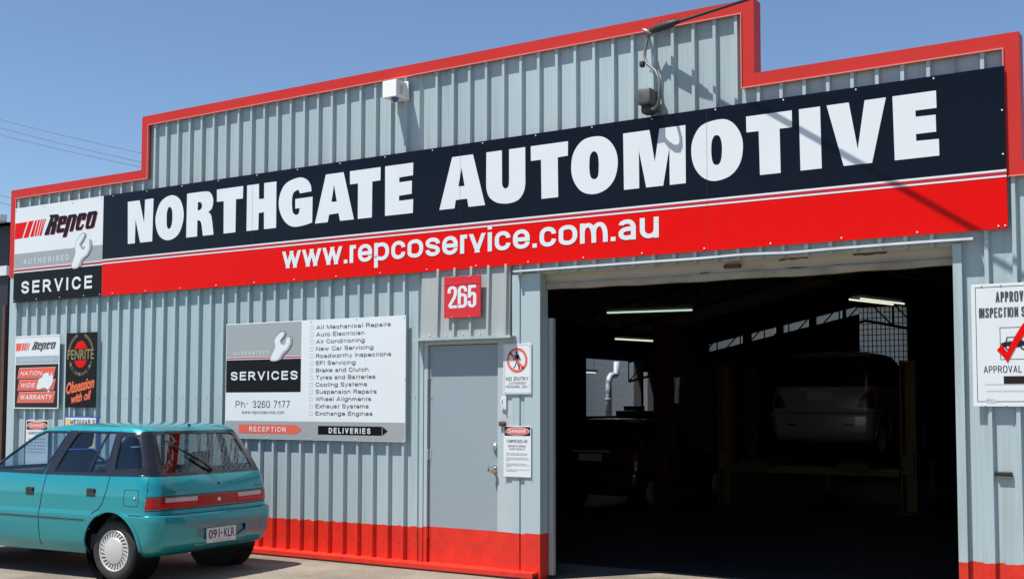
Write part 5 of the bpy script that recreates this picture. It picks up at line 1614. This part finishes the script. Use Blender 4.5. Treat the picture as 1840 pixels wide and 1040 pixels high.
def wheel(root, x, s, full):
    c = (x, s * .60, AZ - .018)
    r0 = .268
    t = MB()
    # tyre: lathe about y, outer face towards s
    prof = [(.178, .085), (.200, .098), (.232, .100), (.252, .090), (r0 - .004, .072), (r0, .05), (r0, -.05), (r0 - .004, -.072), (.250, -.088), (.20, -.095), (.178, -.085)]
    t.lathe([(r, (h * .80 + .018) * s + s * .035) for r, h in prof], c, 'y', 56)
    ty = t.build('tyre', M['tyre'], root, smooth=True, angle=40)
    ty.name = 'wheel'
    yo = s * .035
    h = MB(); h.lathe([(.180, yo + s * .075), (.168, yo + s * .062), (.158, yo + s * .035), (.0005, yo + s * .030)], c, 'y', 48)
    h.build('rim', M['rimdark'], ty, smooth=True, angle=40)
    k = MB()
    k.lathe([(.182, yo + s * .070), (.184, yo + s * .084), (.178, yo + s * .092), (.168, yo + s * .090), (.163, yo + s * .078)], c, 'y', 64)
    k.lathe([(.112, yo + s * .050), (.116, yo + s * .086), (.110, yo + s * .094), (.07, yo + s * .101), (.03, yo + s * .104), (.0005, yo + s * .105)], c, 'y', 64)
    NS = 26
    for i in range(NS):
        a0 = 2 * math.pi * i / NS
        tw = .20 * (1 if s > 0 else -1)
        w0, w1 = .0078, .0115
        vs = []
        for rr, tt, hh, ww in ((.108, 0, .089, w0), (.140, tw * .55, .087, (w0 + w1) / 2), (.170, tw, .086, w1)):
            a = a0 + tt
            dx, dz = math.cos(a), math.sin(a)
            for q, dep in ((-1, 0), (1, 0), (1, -.03), (-1, -.03)):
                vs.append((c[0] + dx * rr - dz * ww * q, c[1] + yo + s * (hh + dep), c[2] + dz * rr + dx * ww * q))
        fs = []
        for j in (0, 1):
            for q in range(4):
                fs.append((j * 4 + q, j * 4 + (q + 1) % 4, j * 4 + 4 + (q + 1) % 4, j * 4 + 4 + q))
        k.add(vs, fs)
    k.build('hubcap', M['hubcap'], ty, smooth=True, angle=35)

def paint_mat(name, col, metal, rough, flake=True):
    m = mat(name, col, rough, metal, coat=1.0)
    nt = m.node_tree
    if flake:
        b = nt.nodes['Principled BSDF']
        tc = nt.nodes.new('ShaderNodeTexCoord')
        n = nt.nodes.new('ShaderNodeTexNoise'); n.inputs['Scale'].default_value = 2.2; n.inputs['Detail'].default_value = 8
        r_ = nt.nodes.new('ShaderNodeMapRange'); r_.inputs[1].default_value = .3; r_.inputs[2].default_value = .7; r_.inputs[3].default_value = rough * .85; r_.inputs[4].default_value = rough * 1.25
        nt.links.new(tc.outputs['Object'], n.inputs['Vector']); nt.links.new(n.outputs[0], r_.inputs[0]); nt.links.new(r_.outputs[0], b.inputs['Roughness'])
    return m
M['teal'] = paint_mat('teal_car_paint', (0.005, 0.295, 0.335), .40, .34)
M['silver'] = paint_mat('silver_car_paint', (.27, .28, .29), .25, .35)
M['maroon'] = paint_mat('dark_red_car_paint', (.05, .004, .005), .3, .35)
M['rearglass'] = glass('tinted_rear_glass', (.58, .62, .62), 1.12)
M['ptrim'] = mat('satin_black_trim', (.012, .012, .014), .22, coat=.5)
M['gap'] = mat('panel_gap_black', (.004, .008, .009), .6)
M['cabin'] = mat('dark_cabin_plastic', (.03, .03, .033), .7)
M['seat'] = mat('dark_grey_seat_cloth', (.05, .055, .065), .9)
M['tyre'] = mat('tyre_rubber', (.022, .021, .020), .75, noise=.25, scale=12)
M['hubcap'] = mat('silver_hubcap_paint', (.58, .58, .56), .38, .35)
M['rimdark'] = mat('dark_steel_rim', (.03, .03, .03), .6)
M['lens'] = mat('red_lamp_lens', (.40, .006, .006), .2, spec=.3, coat=.15)
M['dimlens'] = mat('shade_dimmed_lens', (.10, .008, .008), .3)  # red lens darkened in its colour for the cars in the shaded bay
M['darklens'] = mat('deep_red_lamp_lens', (.52, .010, .010), .2, spec=.3, coat=.15)
M['clearlens'] = mat('pale_lamp_lens', (.50, .38, .38), .15, coat=.8)
M['darkchrome'] = mat('tarnished_chrome', (.16, .16, .15), .3, .8)
M['dimplate'] = mat('shade_dimmed_plate', (.35, .35, .35), .5)  # plate colour lowered to stand for the shade in the bay
CARX, CARY, CARPHI = 4.214, -1.413, -0.0637
make_car('parked_hatchback', 'teal five-door hatchback parked nose left in front of the workshop wall', 'car', (CARX, CARY, 0), math.pi - CARPHI, M['teal'], (.84, .90, .94), plate=('091', 'KLR'))
make_car('silver_hatchback', 'silver hatchback raised on the yellow hoist inside the dark bay', 'car', (7.06, 9.50, .715), math.pi / 2, M['silver'], (.10, .10, .11), detail=False, scale=(1.1, 1.05, 1.22))
make_car('red_hatchback', 'dark red hatchback parked on the floor at the left of the dark bay', 'car', (4.39, 7.0, .004), math.pi / 2, M['maroon'], (.10, .10, .11), detail=False, scale=(1.0, 1.04, .97))
